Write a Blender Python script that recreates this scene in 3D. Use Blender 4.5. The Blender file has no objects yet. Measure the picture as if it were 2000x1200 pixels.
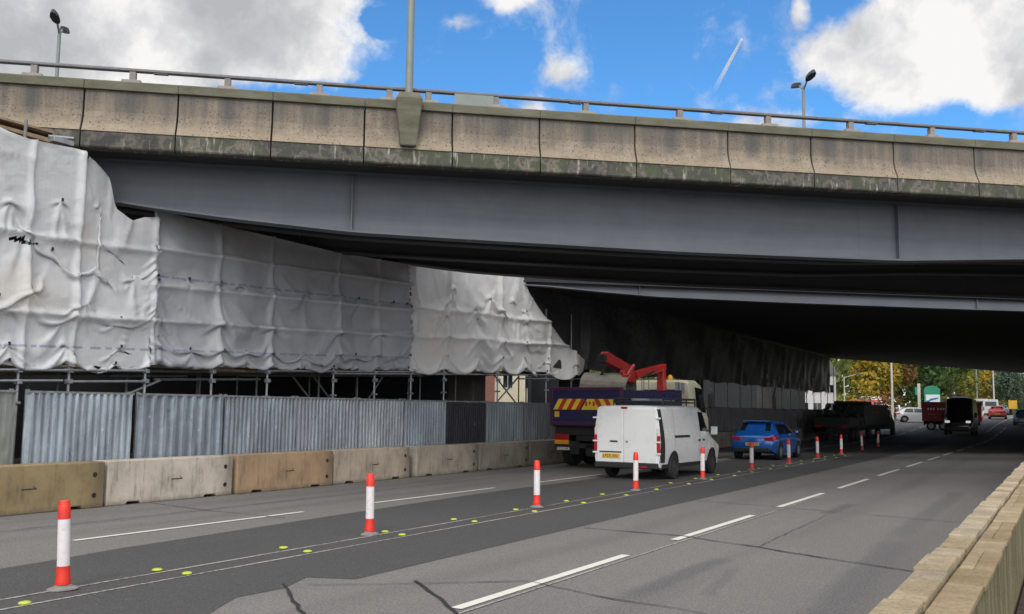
import bpy, math, random
import numpy as np
from mathutils import Vector, Matrix

random.seed(7)
rng = np.random.default_rng(11)
scene = bpy.context.scene
COL = scene.collection
R = math.radians

# ------------------------------------------------------------------ camera
cam_data = bpy.data.cameras.new("camera")
cam = bpy.data.objects.new("camera", cam_data)
COL.objects.link(cam)
scene.camera = cam
cam_data.sensor_width = 36.0
cam_data.lens = 36.0 * 1900 / 2000
cam_data.clip_start = 0.05
cam_data.clip_end = 20000
cr = Vector((0.86863, 0.49530, 0.01256))
cu = Vector((0.04055, -0.09633, 0.99452))
cf = Vector((-0.49380, 0.86336, 0.10376))
cam.matrix_world = Matrix(((cr.x, cu.x, -cf.x, 0.0), (cr.y, cu.y, -cf.y, 0.0), (cr.z, cu.z, -cf.z, 1.83), (0, 0, 0, 1)))

# ------------------------------------------------------------------ render look
scene.view_settings.view_transform = 'Standard'
scene.view_settings.look = 'None'
scene.view_settings.exposure = 0.0
scene.view_settings.gamma = 1.0
scene.cycles.max_bounces = 6
scene.cycles.diffuse_bounces = 3
scene.cycles.transparent_max_bounces = 12

# ------------------------------------------------------------------ world: sky with clouds
SUN_EL, SUN_AZ = R(38), R(160)          # azimuth clockwise from +Y (the road direction)
w = bpy.data.worlds.new("World")
scene.world = w
w.use_nodes = True
nt = w.node_tree
nt.nodes.clear()


class NT:
    """short-hand for building node trees"""
    def __init__(self, nt):
        self.nt = nt

    def n(self, t, **kw):
        nd = self.nt.nodes.new(t)
        for k, v in kw.items():
            setattr(nd, k, v)
        return nd

    def put(self, sock, v):
        if hasattr(v, 'links') or isinstance(v, bpy.types.NodeSocket):
            self.nt.links.new(v, sock)
        else:
            sock.default_value = v

    def m(self, op, a, b=0.0, c=0.0, clamp=False):
        nd = self.n('ShaderNodeMath', operation=op, use_clamp=clamp)
        for i, v in enumerate((a, b, c)):
            self.put(nd.inputs[i], v)
        return nd.outputs[0]

    def vm(self, op, a, b=(0, 0, 0)):
        nd = self.n('ShaderNodeVectorMath', operation=op)
        self.put(nd.inputs[0], a)
        self.put(nd.inputs[1], b)
        return nd.outputs['Value'] if op in ('LENGTH', 'DOT_PRODUCT', 'DISTANCE') else nd.outputs[0]

    def noise(self, vec, scale, detail=4.0, rough=0.55, dist=0.0):
        nd = self.n('ShaderNodeTexNoise')
        if vec is not None:
            self.put(nd.inputs['Vector'], vec)
        nd.inputs['Scale'].default_value = scale
        nd.inputs['Detail'].default_value = detail
        nd.inputs['Roughness'].default_value = rough
        nd.inputs['Distortion'].default_value = dist
        return nd.outputs['Fac']

    def ramp(self, fac, stops, interp='LINEAR'):
        nd = self.n('ShaderNodeValToRGB')
        nd.color_ramp.interpolation = interp
        e = nd.color_ramp.elements
        while len(e) > 1:
            e.remove(e[-1])
        for i, (p, c) in enumerate(stops):
            if not hasattr(c, '__len__'):
                c = (c, c, c)
            el = e[0] if i == 0 else e.new(p)
            el.position = p
            el.color = (*c[:3], 1)
        self.put(nd.inputs['Fac'], fac)
        return nd.outputs['Color']

    def step(self, x, a, b):
        nd = self.n('ShaderNodeMapRange', interpolation_type='SMOOTHSTEP')
        self.put(nd.inputs['Value'], x)
        nd.inputs['From Min'].default_value = a
        nd.inputs['From Max'].default_value = b
        return nd.outputs['Result']

    def mix(self, fac, a, b, blend='MIX'):
        nd = self.n('ShaderNodeMix', data_type='RGBA', blend_type=blend)
        self.put(nd.inputs['Factor'], fac)
        for s, v in ((nd.inputs['A'], a), (nd.inputs['B'], b)):
            if isinstance(v, (tuple, list)):
                v = (*v[:3], 1)
            self.put(s, v)
        return nd.outputs['Result']

    def xyz(self, vec):
        nd = self.n('ShaderNodeSeparateXYZ')
        self.put(nd.inputs[0], vec)
        return nd.outputs

    def comb(self, x, y, z):
        nd = self.n('ShaderNodeCombineXYZ')
        for i, v in enumerate((x, y, z)):
            self.put(nd.inputs[i], v)
        return nd.outputs[0]


T = NT(nt)
out = T.n('ShaderNodeOutputWorld')
bg = T.n('ShaderNodeBackground')
SKY_STRENGTH = 0.12
bg.inputs['Strength'].default_value = SKY_STRENGTH
nt.links.new(bg.outputs[0], out.inputs[0])
sky = T.n('ShaderNodeTexSky', sky_type='NISHITA')
sky.sun_disc = False
sky.sun_elevation = SUN_EL
sky.sun_rotation = SUN_AZ
sky.altitude = 100
sky.air_density = 1.0
sky.dust_density = 0.3
sky.ozone_density = 4.0
dirv = T.n('ShaderNodeTexCoord').outputs['Generated']
dx, dy, dz = T.xyz(dirv)
az = T.m('ARCTAN2', dx, dy)
el = T.m('ARCSINE', dz)
ae = T.comb(az, el, 0.0)
# cloud banks: (azimuth, elevation, half width, half height, weight)
banks = [(0.14, 0.36, 0.24, 0.13, 1.0),
         (-0.474, 0.338, 0.030, 0.019, .55), (-0.505, 0.303, 0.030, 0.022, .6), (-0.265, 0.280, 0.060, 0.020, .7),
         (-0.590, 0.384, 0.030, 0.012, .45), (-0.535, 0.405, 0.034, 0.015, .5), (-0.222, 0.388, 0.013, 0.022, .5)]
wv = T.n('ShaderNodeTexNoise')
T.put(wv.inputs['Vector'], dirv)
wv.inputs['Scale'].default_value = 9.0
wv.inputs['Detail'].default_value = 9.0
wv.inputs['Roughness'].default_value = 0.6
wofs = T.vm('SCALE', T.vm('SUBTRACT', wv.outputs['Color'], (0.5, 0.5, 0.5)))
wofs.node.inputs['Scale'].default_value = 0.062
aew = T.vm('ADD', ae, wofs)
mask = None
for a0, e0, ra, re, wt in banks:
    d = T.vm('LENGTH', T.vm('MULTIPLY', T.vm('SUBTRACT', aew, (a0, e0, 0)), (1 / ra, 1 / re, 0)))
    b = T.m('MULTIPLY', T.m('SUBTRACT', 1.05, d), 1.05 * wt)
    mask = b if mask is None else T.m('MAXIMUM', mask, b)
wx, wy, wz_ = T.xyz(aew)
# the broad western bank, its lower edge rising towards the gap
wb = T.m('MINIMUM', T.m('MULTIPLY', T.m('SUBTRACT', -0.648, wx), 11.0), T.m('MULTIPLY', T.m('SUBTRACT', wy, T.m('ADD', 0.318, T.m('MULTIPLY', T.m('ADD', wx, 0.70), 0.24))), 32.0))
hole = T.vm('LENGTH', T.vm('MULTIPLY', T.vm('SUBTRACT', aew, (-0.657, 0.382, 0)), (1 / .022, 1 / .018, 0)))
wb = T.m('MINIMUM', T.m('MINIMUM', wb, 1.7), T.m('MULTIPLY', T.m('SUBTRACT', hole, 0.85), 1.6))
# the big cumulus in the east
up = T.m('MAXIMUM', T.m('SUBTRACT', wy, 0.338), 0.0)
dn = T.m('MAXIMUM', T.m('SUBTRACT', 0.338, wy), 0.0)
edge_e = T.m('ADD', -0.245, T.m('ADD', T.m('MULTIPLY', T.m('POWER', up, 1.4), 4.2), T.m('MULTIPLY', T.m('POWER', dn, 1.5), 5.5)))
eb = T.m('MINIMUM', T.m('MULTIPLY', T.m('SUBTRACT', wx, edge_e), 15.0), T.m('MULTIPLY', T.m('SUBTRACT', wy, 0.268), 40.0))
eb = T.m('MINIMUM', eb, 1.7)
mask = T.m('MAXIMUM', mask, T.m('MAXIMUM', wb, eb))
# broken cover over the rest of the sky, outside the gap this view looks into, and haze-white low cloud
gen = T.noise(dirv, 2.2, 7, 0.6)
behind = T.m('MAXIMUM', T.step(dz, 0.46, 0.66), T.step(T.m('ABSOLUTE', T.m('ADD', az, 0.45)), 0.85, 1.3))
gmask = T.m('SUBTRACT', T.m('MULTIPLY', T.m('ADD', gen, 0.45), behind), 0.35)
mask = T.m('MAXIMUM', mask, gmask)
mask = T.m('MAXIMUM', mask, T.m('MULTIPLY', T.step(dz, 0.20, 0.08), 1.2))
fine = T.noise(T.vm('ADD', dirv, wofs), 11.0, 10, 0.62)
dens = T.step(T.m('ADD', mask, T.m('MULTIPLY', T.m('SUBTRACT', fine, 0.5), 2.0)), 0.02, 0.62)
dens = T.m('MULTIPLY', dens, T.step(dz, -0.02, 0.01))
# thick parts of a cloud are greyer than its thin lit edges
thick = T.step(T.m('ADD', mask, T.m('MULTIPLY', fine, 0.8)), 0.7, 1.9)
bill = T.noise(T.vm('ADD', T.vm('ADD', dirv, wofs), (0.0, 0.0, 0.02)), 10.0, 9, 0.58)
puff = T.noise(T.vm('MULTIPLY', T.vm('ADD', dirv, wofs), (1, 1, 1.6)), 3.2, 3, 0.45)
west = T.step(az, -0.66, -0.84)             # the western bank is the greyest
lum = T.m('ADD', T.m('MULTIPLY', T.m('SUBTRACT', bill, 0.5), 2.1), T.m('MULTIPLY', T.m('SUBTRACT', puff, 0.5), 0.9))
lum = T.m('ADD', lum, 0.72)
lum = T.m('SUBTRACT', lum, T.m('MULTIPLY', thick, T.m('ADD', 0.12, T.m('MULTIPLY', west, 0.13))))
ccol = T.ramp(lum, [(0.20, (0.48, 0.49, 0.515)), (0.44, (0.60, 0.605, 0.62)), (0.62, (0.76, 0.76, 0.775)), (0.80, (0.95, 0.94, 0.925))])
# unseen clouds round the veiled sun, brightened to add fill from behind the camera
glow = T.step(T.vm('DOT_PRODUCT', dirv, (math.sin(SUN_AZ) * math.cos(SUN_EL), math.cos(SUN_AZ) * math.cos(SUN_EL), math.sin(SUN_EL))), 0.0, 1.0)
ccol = T.vm('SCALE', ccol)
T.put(ccol.node.inputs['Scale'], T.m('ADD', 1.0, T.m('MULTIPLY', glow, 1.7)))
ccol = T.mix(1.0, ccol, (1 / SKY_STRENGTH,) * 3, 'MULTIPLY')
blue = T.mix(1.0, sky.outputs['Color'], (0.62, 1.12, 1.42), 'MULTIPLY')
skyc = T.mix(dens, blue, ccol)
nt.links.new(skyc, bg.inputs['Color'])

# ------------------------------------------------------------------ sun (veiled by cloud)
sd = bpy.data.lights.new("sun", 'SUN')
sd.energy = 1.15
sd.angle = R(12)
sd.color = (1.0, 0.95, 0.87)
sun = bpy.data.objects.new("sun", sd)
COL.objects.link(sun)
to_sun = Vector((math.sin(SUN_AZ) * math.cos(SUN_EL), math.cos(SUN_AZ) * math.cos(SUN_EL), math.sin(SUN_EL)))
sun.rotation_euler = to_sun.to_track_quat('Z', 'Y').to_euler()
sun.location = to_sun * 60


# ------------------------------------------------------------------ mesh helpers
class MB:
    def __init__(self):
        self.v, self.f, self.mi = [], [], []

    def add(self, vs, fs, mi=0):
        o = len(self.v)
        self.v += [tuple(p) for p in vs]
        for f in fs:
            self.f.append(tuple(i + o for i in f))
            self.mi.append(mi)
        return self

    def box(self, x0, x1, y0, y1, z0, z1, mi=0, M=None, taper=0.0):
        vs = [(x0, y0, z0), (x1, y0, z0), (x1, y1, z0), (x0, y1, z0), (x0 + taper, y0 + taper, z1), (x1 - taper, y0 + taper, z1), (x1 - taper, y1 - taper, z1), (x0 + taper, y1 - taper, z1)]
        if M is not None:
            vs = [M @ Vector(p) for p in vs]
        return self.add(vs, [(0, 3, 2, 1), (4, 5, 6, 7), (0, 1, 5, 4), (1, 2, 6, 5), (2, 3, 7, 6), (3, 0, 4, 7)], mi)

    def tube(self, p0, p1, r0, r1=None, n=8, mi=0, caps=True):
        r1 = r0 if r1 is None else r1
        p0, p1 = Vector(p0), Vector(p1)
        d = (p1 - p0).normalized()
        a = d.orthogonal().normalized()
        b = d.cross(a)
        vs = []
        for p, r in ((p0, r0), (p1, r1)):
            for k in range(n):
                t = 2 * math.pi * k / n
                vs.append(p + (a * math.cos(t) + b * math.sin(t)) * r)
        fs = [(k, (k + 1) % n, n + (k + 1) % n, n + k) for k in range(n)]
        if caps:
            fs += [tuple(range(n - 1, -1, -1)), tuple(range(n, 2 * n))]
        return self.add(vs, fs, mi)

    def lathe(self, prof, n=20, mi=0, M=None):
        vs = []
        for r, z in prof:
            for k in range(n):
                t = 2 * math.pi * k / n
                p = Vector((r * math.cos(t), r * math.sin(t), z))
                vs.append(M @ p if M else p)
        fs = []
        for j in range(len(prof) - 1):
            for k in range(n):
                fs.append((j * n + k, j * n + (k + 1) % n, (j + 1) * n + (k + 1) % n, (j + 1) * n + k))
        fs += [tuple(range(n - 1, -1, -1)), tuple(range((len(prof) - 1) * n, len(prof) * n))]
        return self.add(vs, fs, mi)

    def prism(self, poly, d0, d1, axis='x', mi=0):
        """polygon in the plane across the axis, extruded from d0 to d1"""
        def P(a, b, d):
            return {'x': (d, a, b), 'y': (a, d, b), 'z': (a, b, d)}[axis]
        n = len(poly)
        vs = [P(a, b, d0) for a, b in poly] + [P(a, b, d1) for a, b in poly]
        return self.add(vs, [tuple(range(n - 1, -1, -1)), tuple(range(n, 2 * n))] + [(i, (i + 1) % n, n + (i + 1) % n, n + i) for i in range(n)], mi)

    def quadgrid(self, c, nu, nv, fn, mi=0):
        """bilinear patch over corners c (lower-left, lower-right, upper-right, upper-left), lifted by fn(a, b) -> xyz"""
        vs = []
        for j in range(nv + 1):
            for i in range(nu + 1):
                u, v = i / nu, j / nv
                p = [(1 - u) * (1 - v) * c[0][k] + u * (1 - v) * c[1][k] + u * v * c[2][k] + (1 - u) * v * c[3][k] for k in (0, 1)]
                vs.append(fn(*p))
        fs = [(j * (nu + 1) + i, j * (nu + 1) + i + 1, (j + 1) * (nu + 1) + i + 1, (j + 1) * (nu + 1) + i) for j in range(nv) for i in range(nu)]
        return self.add(vs, fs, mi)

    def build(self, name, mats, parent=None, smooth=False, bevel=0.0, seg=2, solid=0.0):
        me = bpy.data.meshes.new(name)
        me.from_pydata(self.v, [], self.f)
        if not isinstance(mats, (list, tuple)):
            mats = [mats]
        for m in mats:
            me.materials.append(m)
        if any(self.mi):
            me.polygons.foreach_set('material_index', self.mi)
        if smooth:
            me.polygons.foreach_set('use_smooth', [True] * len(me.polygons))
        me.update()
        if smooth and len(self.v) < 8000:
            sharp = True
        else:
            sharp = False
        o = bpy.data.objects.new(name, me)
        COL.objects.link(o)
        if parent is not None:
            o.parent = parent
        import bmesh
        bm = bmesh.new()
        bm.from_mesh(me)
        bmesh.ops.recalc_face_normals(bm, faces=bm.faces)
        bm.to_mesh(me)
        bm.free()
        if sharp:
            me.set_sharp_from_angle(angle=R(38))
        if solid:
            md = o.modifiers.new('solid', 'SOLIDIFY')
            md.thickness = solid
        if bevel:
            md = o.modifiers.new('bevel', 'BEVEL')
            md.width = bevel
            md.segments = seg
            md.limit_method = 'ANGLE'
            md.angle_limit = R(35)
        return o


def tag(o, label=None, cat=None, group=None, kind=None):
    if label:
        o['label'] = label
    if cat:
        o['category'] = cat
    if group:
        o['group'] = group
    if kind:
        o['kind'] = kind
    return o


def thing(name, label, cat, loc=(0, 0, 0), rz=0.0, group=None):
    o = bpy.data.objects.new(name, None)
    o.empty_display_size = 0.3
    COL.objects.link(o)
    o.location = loc
    o.rotation_euler = (0, 0, rz)
    return tag(o, label, cat, group)


def copy_tree(o, parent=None):
    c = o.copy()
    COL.objects.link(c)
    if parent is not None:
        c.parent = parent
    for ch in list(o.children):
        copy_tree(ch, c)
    return c


# ------------------------------------------------------------------ materials
def new_mat(name):
    m = bpy.data.materials.new(name)
    m.use_nodes = True
    m.node_tree.nodes.clear()
    t = NT(m.node_tree)
    o = t.n('ShaderNodeOutputMaterial')
    p = t.n('ShaderNodeBsdfPrincipled')
    m.node_tree.links.new(p.outputs[0], o.inputs[0])
    t.out, t.p = o, p
    return m, t


def obj_co(t):
    return t.n('ShaderNodeTexCoord').outputs['Object']


def world_co(t):
    return t.n('ShaderNodeNewGeometry').outputs['Position']


def bump(t, h, strength=0.3, dist=0.02):
    b = t.n('ShaderNodeBump')
    b.inputs['Strength'].default_value = strength
    b.inputs['Distance'].default_value = dist
    t.put(b.inputs['Height'], h)
    t.put(t.p.inputs['Normal'], b.outputs[0])


def sm(name, col, rough=0.6, metal=0.0, var=0.15, scale=3.0, bmp=0.0, dirt=0.0, dirt_col=(0.05, 0.045, 0.04), coat=0.0, spec=0.5):
    """plain surface with mottling and dirt"""
    m, t = new_mat(name)
    co = obj_co(t)
    n1 = t.noise(co, scale, 6, 0.6)
    dark = tuple(c * (1 - var) for c in col)
    lite = tuple(min(1, c * (1 + var)) for c in col)
    c = t.ramp(n1, [(0.3, dark), (0.7, lite)])
    if dirt:
        n2 = t.noise(co, scale * 2.3, 8, 0.7)
        c = t.mix(t.m('MULTIPLY', t.step(n2, 0.5, 0.75), dirt), c, dirt_col)
    t.put(t.p.inputs['Base Color'], c)
    t.put(t.p.inputs['Roughness'], t.m('ADD', rough - 0.08, t.m('MULTIPLY', n1, 0.16)))
    t.p.inputs['Metallic'].default_value = metal
    t.p.inputs['Specular IOR Level'].default_value = spec
    if coat:
        t.p.inputs['Coat Weight'].default_value = coat
        t.p.inputs['Coat Roughness'].default_value = 0.06
    if bmp:
        bump(t, t.noise(co, scale * 12, 4, 0.6), bmp, 0.01)
    return m


def emit(name, col, s):
    m, t = new_mat(name)
    t.p.inputs['Base Color'].default_value = (*col, 1)
    t.p.inputs['Emission Color'].default_value = (*col, 1)
    t.p.inputs['Emission Strength'].default_value = s
    return m


M = {}
M['galv'] = sm('galvanised tube', (0.34, 0.36, 0.38), 0.45, 0.6, 0.2, 6)
M['galv_dull'] = sm('dull scaffold tube', (0.22, 0.23, 0.24), 0.6, 0.3, 0.3, 6)
M['rail'] = sm('weathered grey rail', (0.16, 0.16, 0.17), 0.6, 0.2, 0.2, 5)
M['rail_post'] = sm('pinkish concrete post', (0.24, 0.215, 0.20), 0.85, 0, 0.2, 6, 0.3)
M['lamp_pole'] = sm('grey green lamp column', (0.21, 0.24, 0.225), 0.55, 0.2, 0.12, 2)
M['lamp_head'] = sm('dark lantern casting', (0.05, 0.055, 0.06), 0.5, 0.2, 0.2, 4)
M['tyre'] = sm('tyre rubber', (0.018, 0.018, 0.019), 0.85, 0, 0.3, 8)
M['rim'] = sm('wheel rim', (0.35, 0.36, 0.38), 0.4, 0.7, 0.2, 8)
M['rim_dark'] = sm('dark wheel', (0.06, 0.06, 0.065), 0.5, 0.4, 0.2, 8)
M['arch'] = sm('wheel arch liner', (0.012, 0.012, 0.013), 0.9)
M['black'] = sm('black plastic', (0.018, 0.018, 0.02), 0.5, 0, 0.25, 6)
M['glass'] = sm('vehicle glass', (0.012, 0.014, 0.018), 0.06, 0, 0.2, 2)
M['white_paint'] = sm('white van paint', (0.72, 0.73, 0.74), 0.28, 0, 0.04, 1.5, 0, 0.05, (0.40, 0.38, 0.35), 0.5)
M['cream'] = sm('cream cab paint', (0.60, 0.57, 0.42), 0.35, 0, 0.05, 1.5, 0, 0.15, (0.3, 0.27, 0.2), 0.3)
M['navy'] = sm('navy tipper paint', (0.010, 0.010, 0.075), 0.6, 0, 0.2, 2, 0, 0.2, (0.04, 0.035, 0.035), 0.2)
M['maroon'] = sm('purple trim paint', (0.07, 0.012, 0.05), 0.45, 0, 0.2, 3)
M['red_crane'] = sm('red crane paint', (0.48, 0.025, 0.022), 0.35, 0, 0.12, 2, 0, 0.2, (0.12, 0.02, 0.02), 0.3)
M['rust_steel'] = sm('worn bucket steel', (0.28, 0.25, 0.21), 0.6, 0.3, 0.25, 4, 0.2, 0.4, (0.09, 0.06, 0.04))
M['chassis'] = sm('chassis black', (0.02, 0.02, 0.022), 0.7, 0, 0.3, 5)
M['red_lens'] = sm('red lamp lens', (0.38, 0.015, 0.02), 0.15, 0, 0.1, 9)
M['clear_lens'] = sm('clear lamp lens', (0.75, 0.62, 0.62), 0.12, 0, 0.1, 9)
M['amber'] = sm('amber marking', (0.75, 0.33, 0.03), 0.4, 0, 0.1, 9)
M['yellow_plate'] = sm('yellow plate', (0.72, 0.43, 0.05), 0.45, 0, 0.08, 9)
M['white_plate'] = sm('white plate', (0.7, 0.7, 0.68), 0.5, 0, 0.05, 9)
M['yellow'] = sm('reflective yellow', (0.78, 0.62, 0.04), 0.4, 0, 0.1, 6)
M['red_tape'] = sm('reflective red', (0.55, 0.04, 0.02), 0.4, 0, 0.1, 6)
M['blue_paint'] = sm('blue metallic paint', (0.014, 0.12, 0.46), 0.25, 0.2, 0.06, 2, 0, 0.1, (0.02, 0.05, 0.15), 0.7)
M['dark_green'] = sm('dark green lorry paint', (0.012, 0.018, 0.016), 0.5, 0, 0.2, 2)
M['dark_van'] = sm('dark van paint', (0.014, 0.015, 0.02), 0.35, 0, 0.2, 2, coat=0.4)
M['red_box'] = sm('maroon box paint', (0.20, 0.012, 0.02), 0.45, 0, 0.15, 2)
M['slate_paint'] = sm('slate blue car paint', (0.09, 0.15, 0.22), 0.3, 0.2, 0.1, 2, coat=0.5)
M['silver_paint'] = sm('silver car paint', (0.5, 0.52, 0.54), 0.3, 0.3, 0.1, 2, coat=0.5)
M['red_paint'] = sm('red car paint', (0.5, 0.05, 0.04), 0.3, 0, 0.1, 2, coat=0.5)
M['pink_paint'] = sm('pink van paint', (0.65, 0.06, 0.17), 0.35, 0, 0.1, 2)
M['cabin_glass'] = sm('green tinted glass', (0.03, 0.09, 0.07), 0.08, 0, 0.2, 2)
M['headlight'] = emit('headlight lit', (1.0, 0.97, 0.92), 0.5)
M['post_white'] = sm('white post sleeve', (0.72, 0.68, 0.70), 0.5, 0, 0.06, 7, 0, 0.55, (0.38, 0.35, 0.34))
M['post_red'] = sm('red post band', (0.72, 0.035, 0.018), 0.45, 0, 0.1, 7, 0, 0.2, (0.3, 0.04, 0.03))
M['post_base'] = sm('grey rubber base', (0.20, 0.195, 0.19), 0.85, 0, 0.2, 9)
M['stud'] = sm('fluorescent road stud', (0.44, 0.53, 0.05), 0.5, 0, 0.2, 30, 0, 0.5, (0.25, 0.25, 0.1))
M['timber'] = sm('weathered scaffold board', (0.30, 0.22, 0.15), 0.8, 0, 0.35, 4, 0.4, 0.5, (0.06, 0.05, 0.04))
M['streak'] = sm('oily streak on asphalt', (0.075, 0.078, 0.088), 0.5, 0, 0.25, 3)
M['tar'] = sm('black tar seal', (0.022, 0.022, 0.024), 0.6, 0, 0.3, 5)
M['soffit'] = sm('shade toned concrete soffit', (0.035, 0.036, 0.04), 0.9, 0, 0.2, 0.8, 0.2)  # darker than sooty concrete, so the shade under the decks is in the colour
M['girder_shade'] = sm('shade toned girder paint', (0.05, 0.053, 0.06), 0.7, 0, 0.15, 0.8)  # girder paint toned down, shade between the girders put into the colour
M['pier'] = sm('pier concrete', (0.20, 0.19, 0.18), 0.9, 0, 0.2, 1.5, 0.3, 0.3)
M['shade_board'] = sm('added shade backdrop board', (0.02, 0.021, 0.025), 0.85, 0, 0.3, 1)


def lib_materials():
    # girder: grey-blue coat, horizontally brushed streaks
    m, t = new_mat('grey girder paint')
    co = obj_co(t)
    st = t.noise(t.vm('MULTIPLY', co, (0.35, 1, 7)), 1.0, 6, 0.6)
    n2 = t.noise(co, 1.3, 6, 0.65)
    c = t.ramp(t.m('ADD', t.m('MULTIPLY', st, 0.5), t.m('MULTIPLY', n2, 0.5)), [(0.3, (0.086, 0.099, 0.120)), (0.7, (0.132, 0.148, 0.174))])
    ws = t.noise(t.vm('MULTIPLY', co, (4.0, 1, 0.15)), 1.0, 6, 0.7)
    c = t.mix(t.m('MULTIPLY', t.step(ws, 0.56, 0.74), 0.30), c, (0.06, 0.062, 0.066))
    c = t.mix(t.m('MULTIPLY', t.step(t.noise(t.vm('MULTIPLY', co, (2.5, 1, 0.4)), 2.0, 7, 0.7), 0.64, 0.76), 0.30), c, (0.16, 0.12, 0.09))
    t.put(t.p.inputs['Base Color'], c)
    t.p.inputs['Roughness'].default_value = 0.55
    M['girder'] = m
    M['girder_lit'] = sm('daylight toned girder paint', (0.13, 0.145, 0.17), 0.55, 0, 0.12, 0.8)  # girder paint lightened, daylight from the deck gap put into the colour

    # fascia panels: buff concrete, drips from the coping, pitting
    m, t = new_mat('buff precast concrete')
    co = obj_co(t)
    x, y, z = t.xyz(co)
    n1 = t.noise(co, 2.2, 7, 0.65)
    c = t.ramp(n1, [(0.28, (0.17, 0.138, 0.102)), (0.5, (0.245, 0.202, 0.152)), (0.75, (0.33, 0.28, 0.215))])
    drip = t.noise(t.vm('MULTIPLY', co, (5.5, 1, 0.22)), 1.0, 6, 0.7)
    fall = t.step(z, 7.15, 8.05)
    soot = t.m('MULTIPLY', t.step(t.m('ADD', drip, t.m('MULTIPLY', fall, 0.34)), 0.52, 0.98), 0.78)
    c = t.mix(soot, c, (0.085, 0.085, 0.088))
    # long dark runs below each rail post
    per = t.m('ABSOLUTE', t.m('SUBTRACT', t.m('FRACT', t.m('DIVIDE', t.m('ADD', x, 2.02), 1.9)), 0.5))
    run = t.m('MULTIPLY', t.step(t.m('ADD', per, t.m('MULTIPLY', drip, 0.10)), 0.19, 0.06), t.step(t.m('ADD', z, t.m('MULTIPLY', n1, 0.3)), 7.52, 7.85))
    c = t.mix(t.m('MULTIPLY', run, 0.62), c, (0.07, 0.072, 0.078))
    wash = t.m('MULTIPLY', t.step(t.m('ADD', z, t.m('MULTIPLY', n1, 0.25)), 7.62, 7.32), 0.4)
    c = t.mix(wash, c, (0.36, 0.285, 0.20))
    pit = t.noise(co, 24, 3, 0.7)
    pn = t.noise(co, 1.7, 3, 0.5)
    c = t.mix(t.m('MULTIPLY', t.m('MULTIPLY', t.step(pit, 0.575, 0.63), t.step(pn, 0.33, 0.5)), 0.95), c, (0.07, 0.06, 0.05))
    c = t.mix(t.m('MULTIPLY', t.step(t.noise(co, 21, 3, 0.6), 0.68, 0.74), 0.5), c, (0.62, 0.57, 0.48))
    t.put(t.p.inputs['Base Color'], c)
    t.p.inputs['Roughness'].default_value = 0.9
    bump(t, pit, 0.35, 0.02)
    M['fascia'] = m

    # coping: lichen green-grey
    m, t = new_mat('lichened concrete coping')
    co = obj_co(t)
    n1 = t.noise(t.vm('MULTIPLY', co, (0.5, 1, 2.0)), 3.0, 7, 0.65)
    c = t.ramp(n1, [(0.3, (0.085, 0.088, 0.058)), (0.5, (0.13, 0.127, 0.09)), (0.68, (0.17, 0.16, 0.125)), (0.85, (0.25, 0.225, 0.18))])
    t.put(t.p.inputs['Base Color'], c)
    t.p.inputs['Roughness'].default_value = 0.92
    bump(t, t.noise(co, 30, 4), 0.3, 0.01)
    M['coping'] = m

    # lower band: algae, soot and white leaching
    m, t = new_mat('stained lower edge band')
    co = obj_co(t)
    n1 = t.noise(t.vm('MULTIPLY', co, (0.8, 1, 0.7)), 1.5, 6, 0.6)
    c = t.ramp(n1, [(0.36, (0.05, 0.05, 0.048)), (0.42, (0.13, 0.12, 0.10)), (0.455, (0.06, 0.06, 0.056)), (0.50, (0.075, 0.078, 0.06)), (0.535, (0.07, 0.082, 0.045)), (0.56, (0.10, 0.097, 0.085)), (0.59, (0.17, 0.15, 0.12)), (0.63, (0.07, 0.07, 0.064)), (0.72, (0.23, 0.195, 0.15))])
    lk = t.noise(t.vm('MULTIPLY', co, (7, 1, 1.2)), 1.3, 6, 0.7)
    c = t.mix(t.m('MULTIPLY', t.step(lk, 0.56, 0.68), 0.7), c, (0.45, 0.43, 0.39))
    c = t.mix(t.m('MULTIPLY', t.step(t.noise(co, 9, 5, 0.7), 0.58, 0.75), 0.6), c, (0.05, 0.05, 0.045))
    t.put(t.p.inputs['Base Color'], c)
    t.p.inputs['Roughness'].default_value = 0.95
    bump(t, t.noise(co, 25, 4), 0.4, 0.015)
    M['band'] = m

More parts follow.
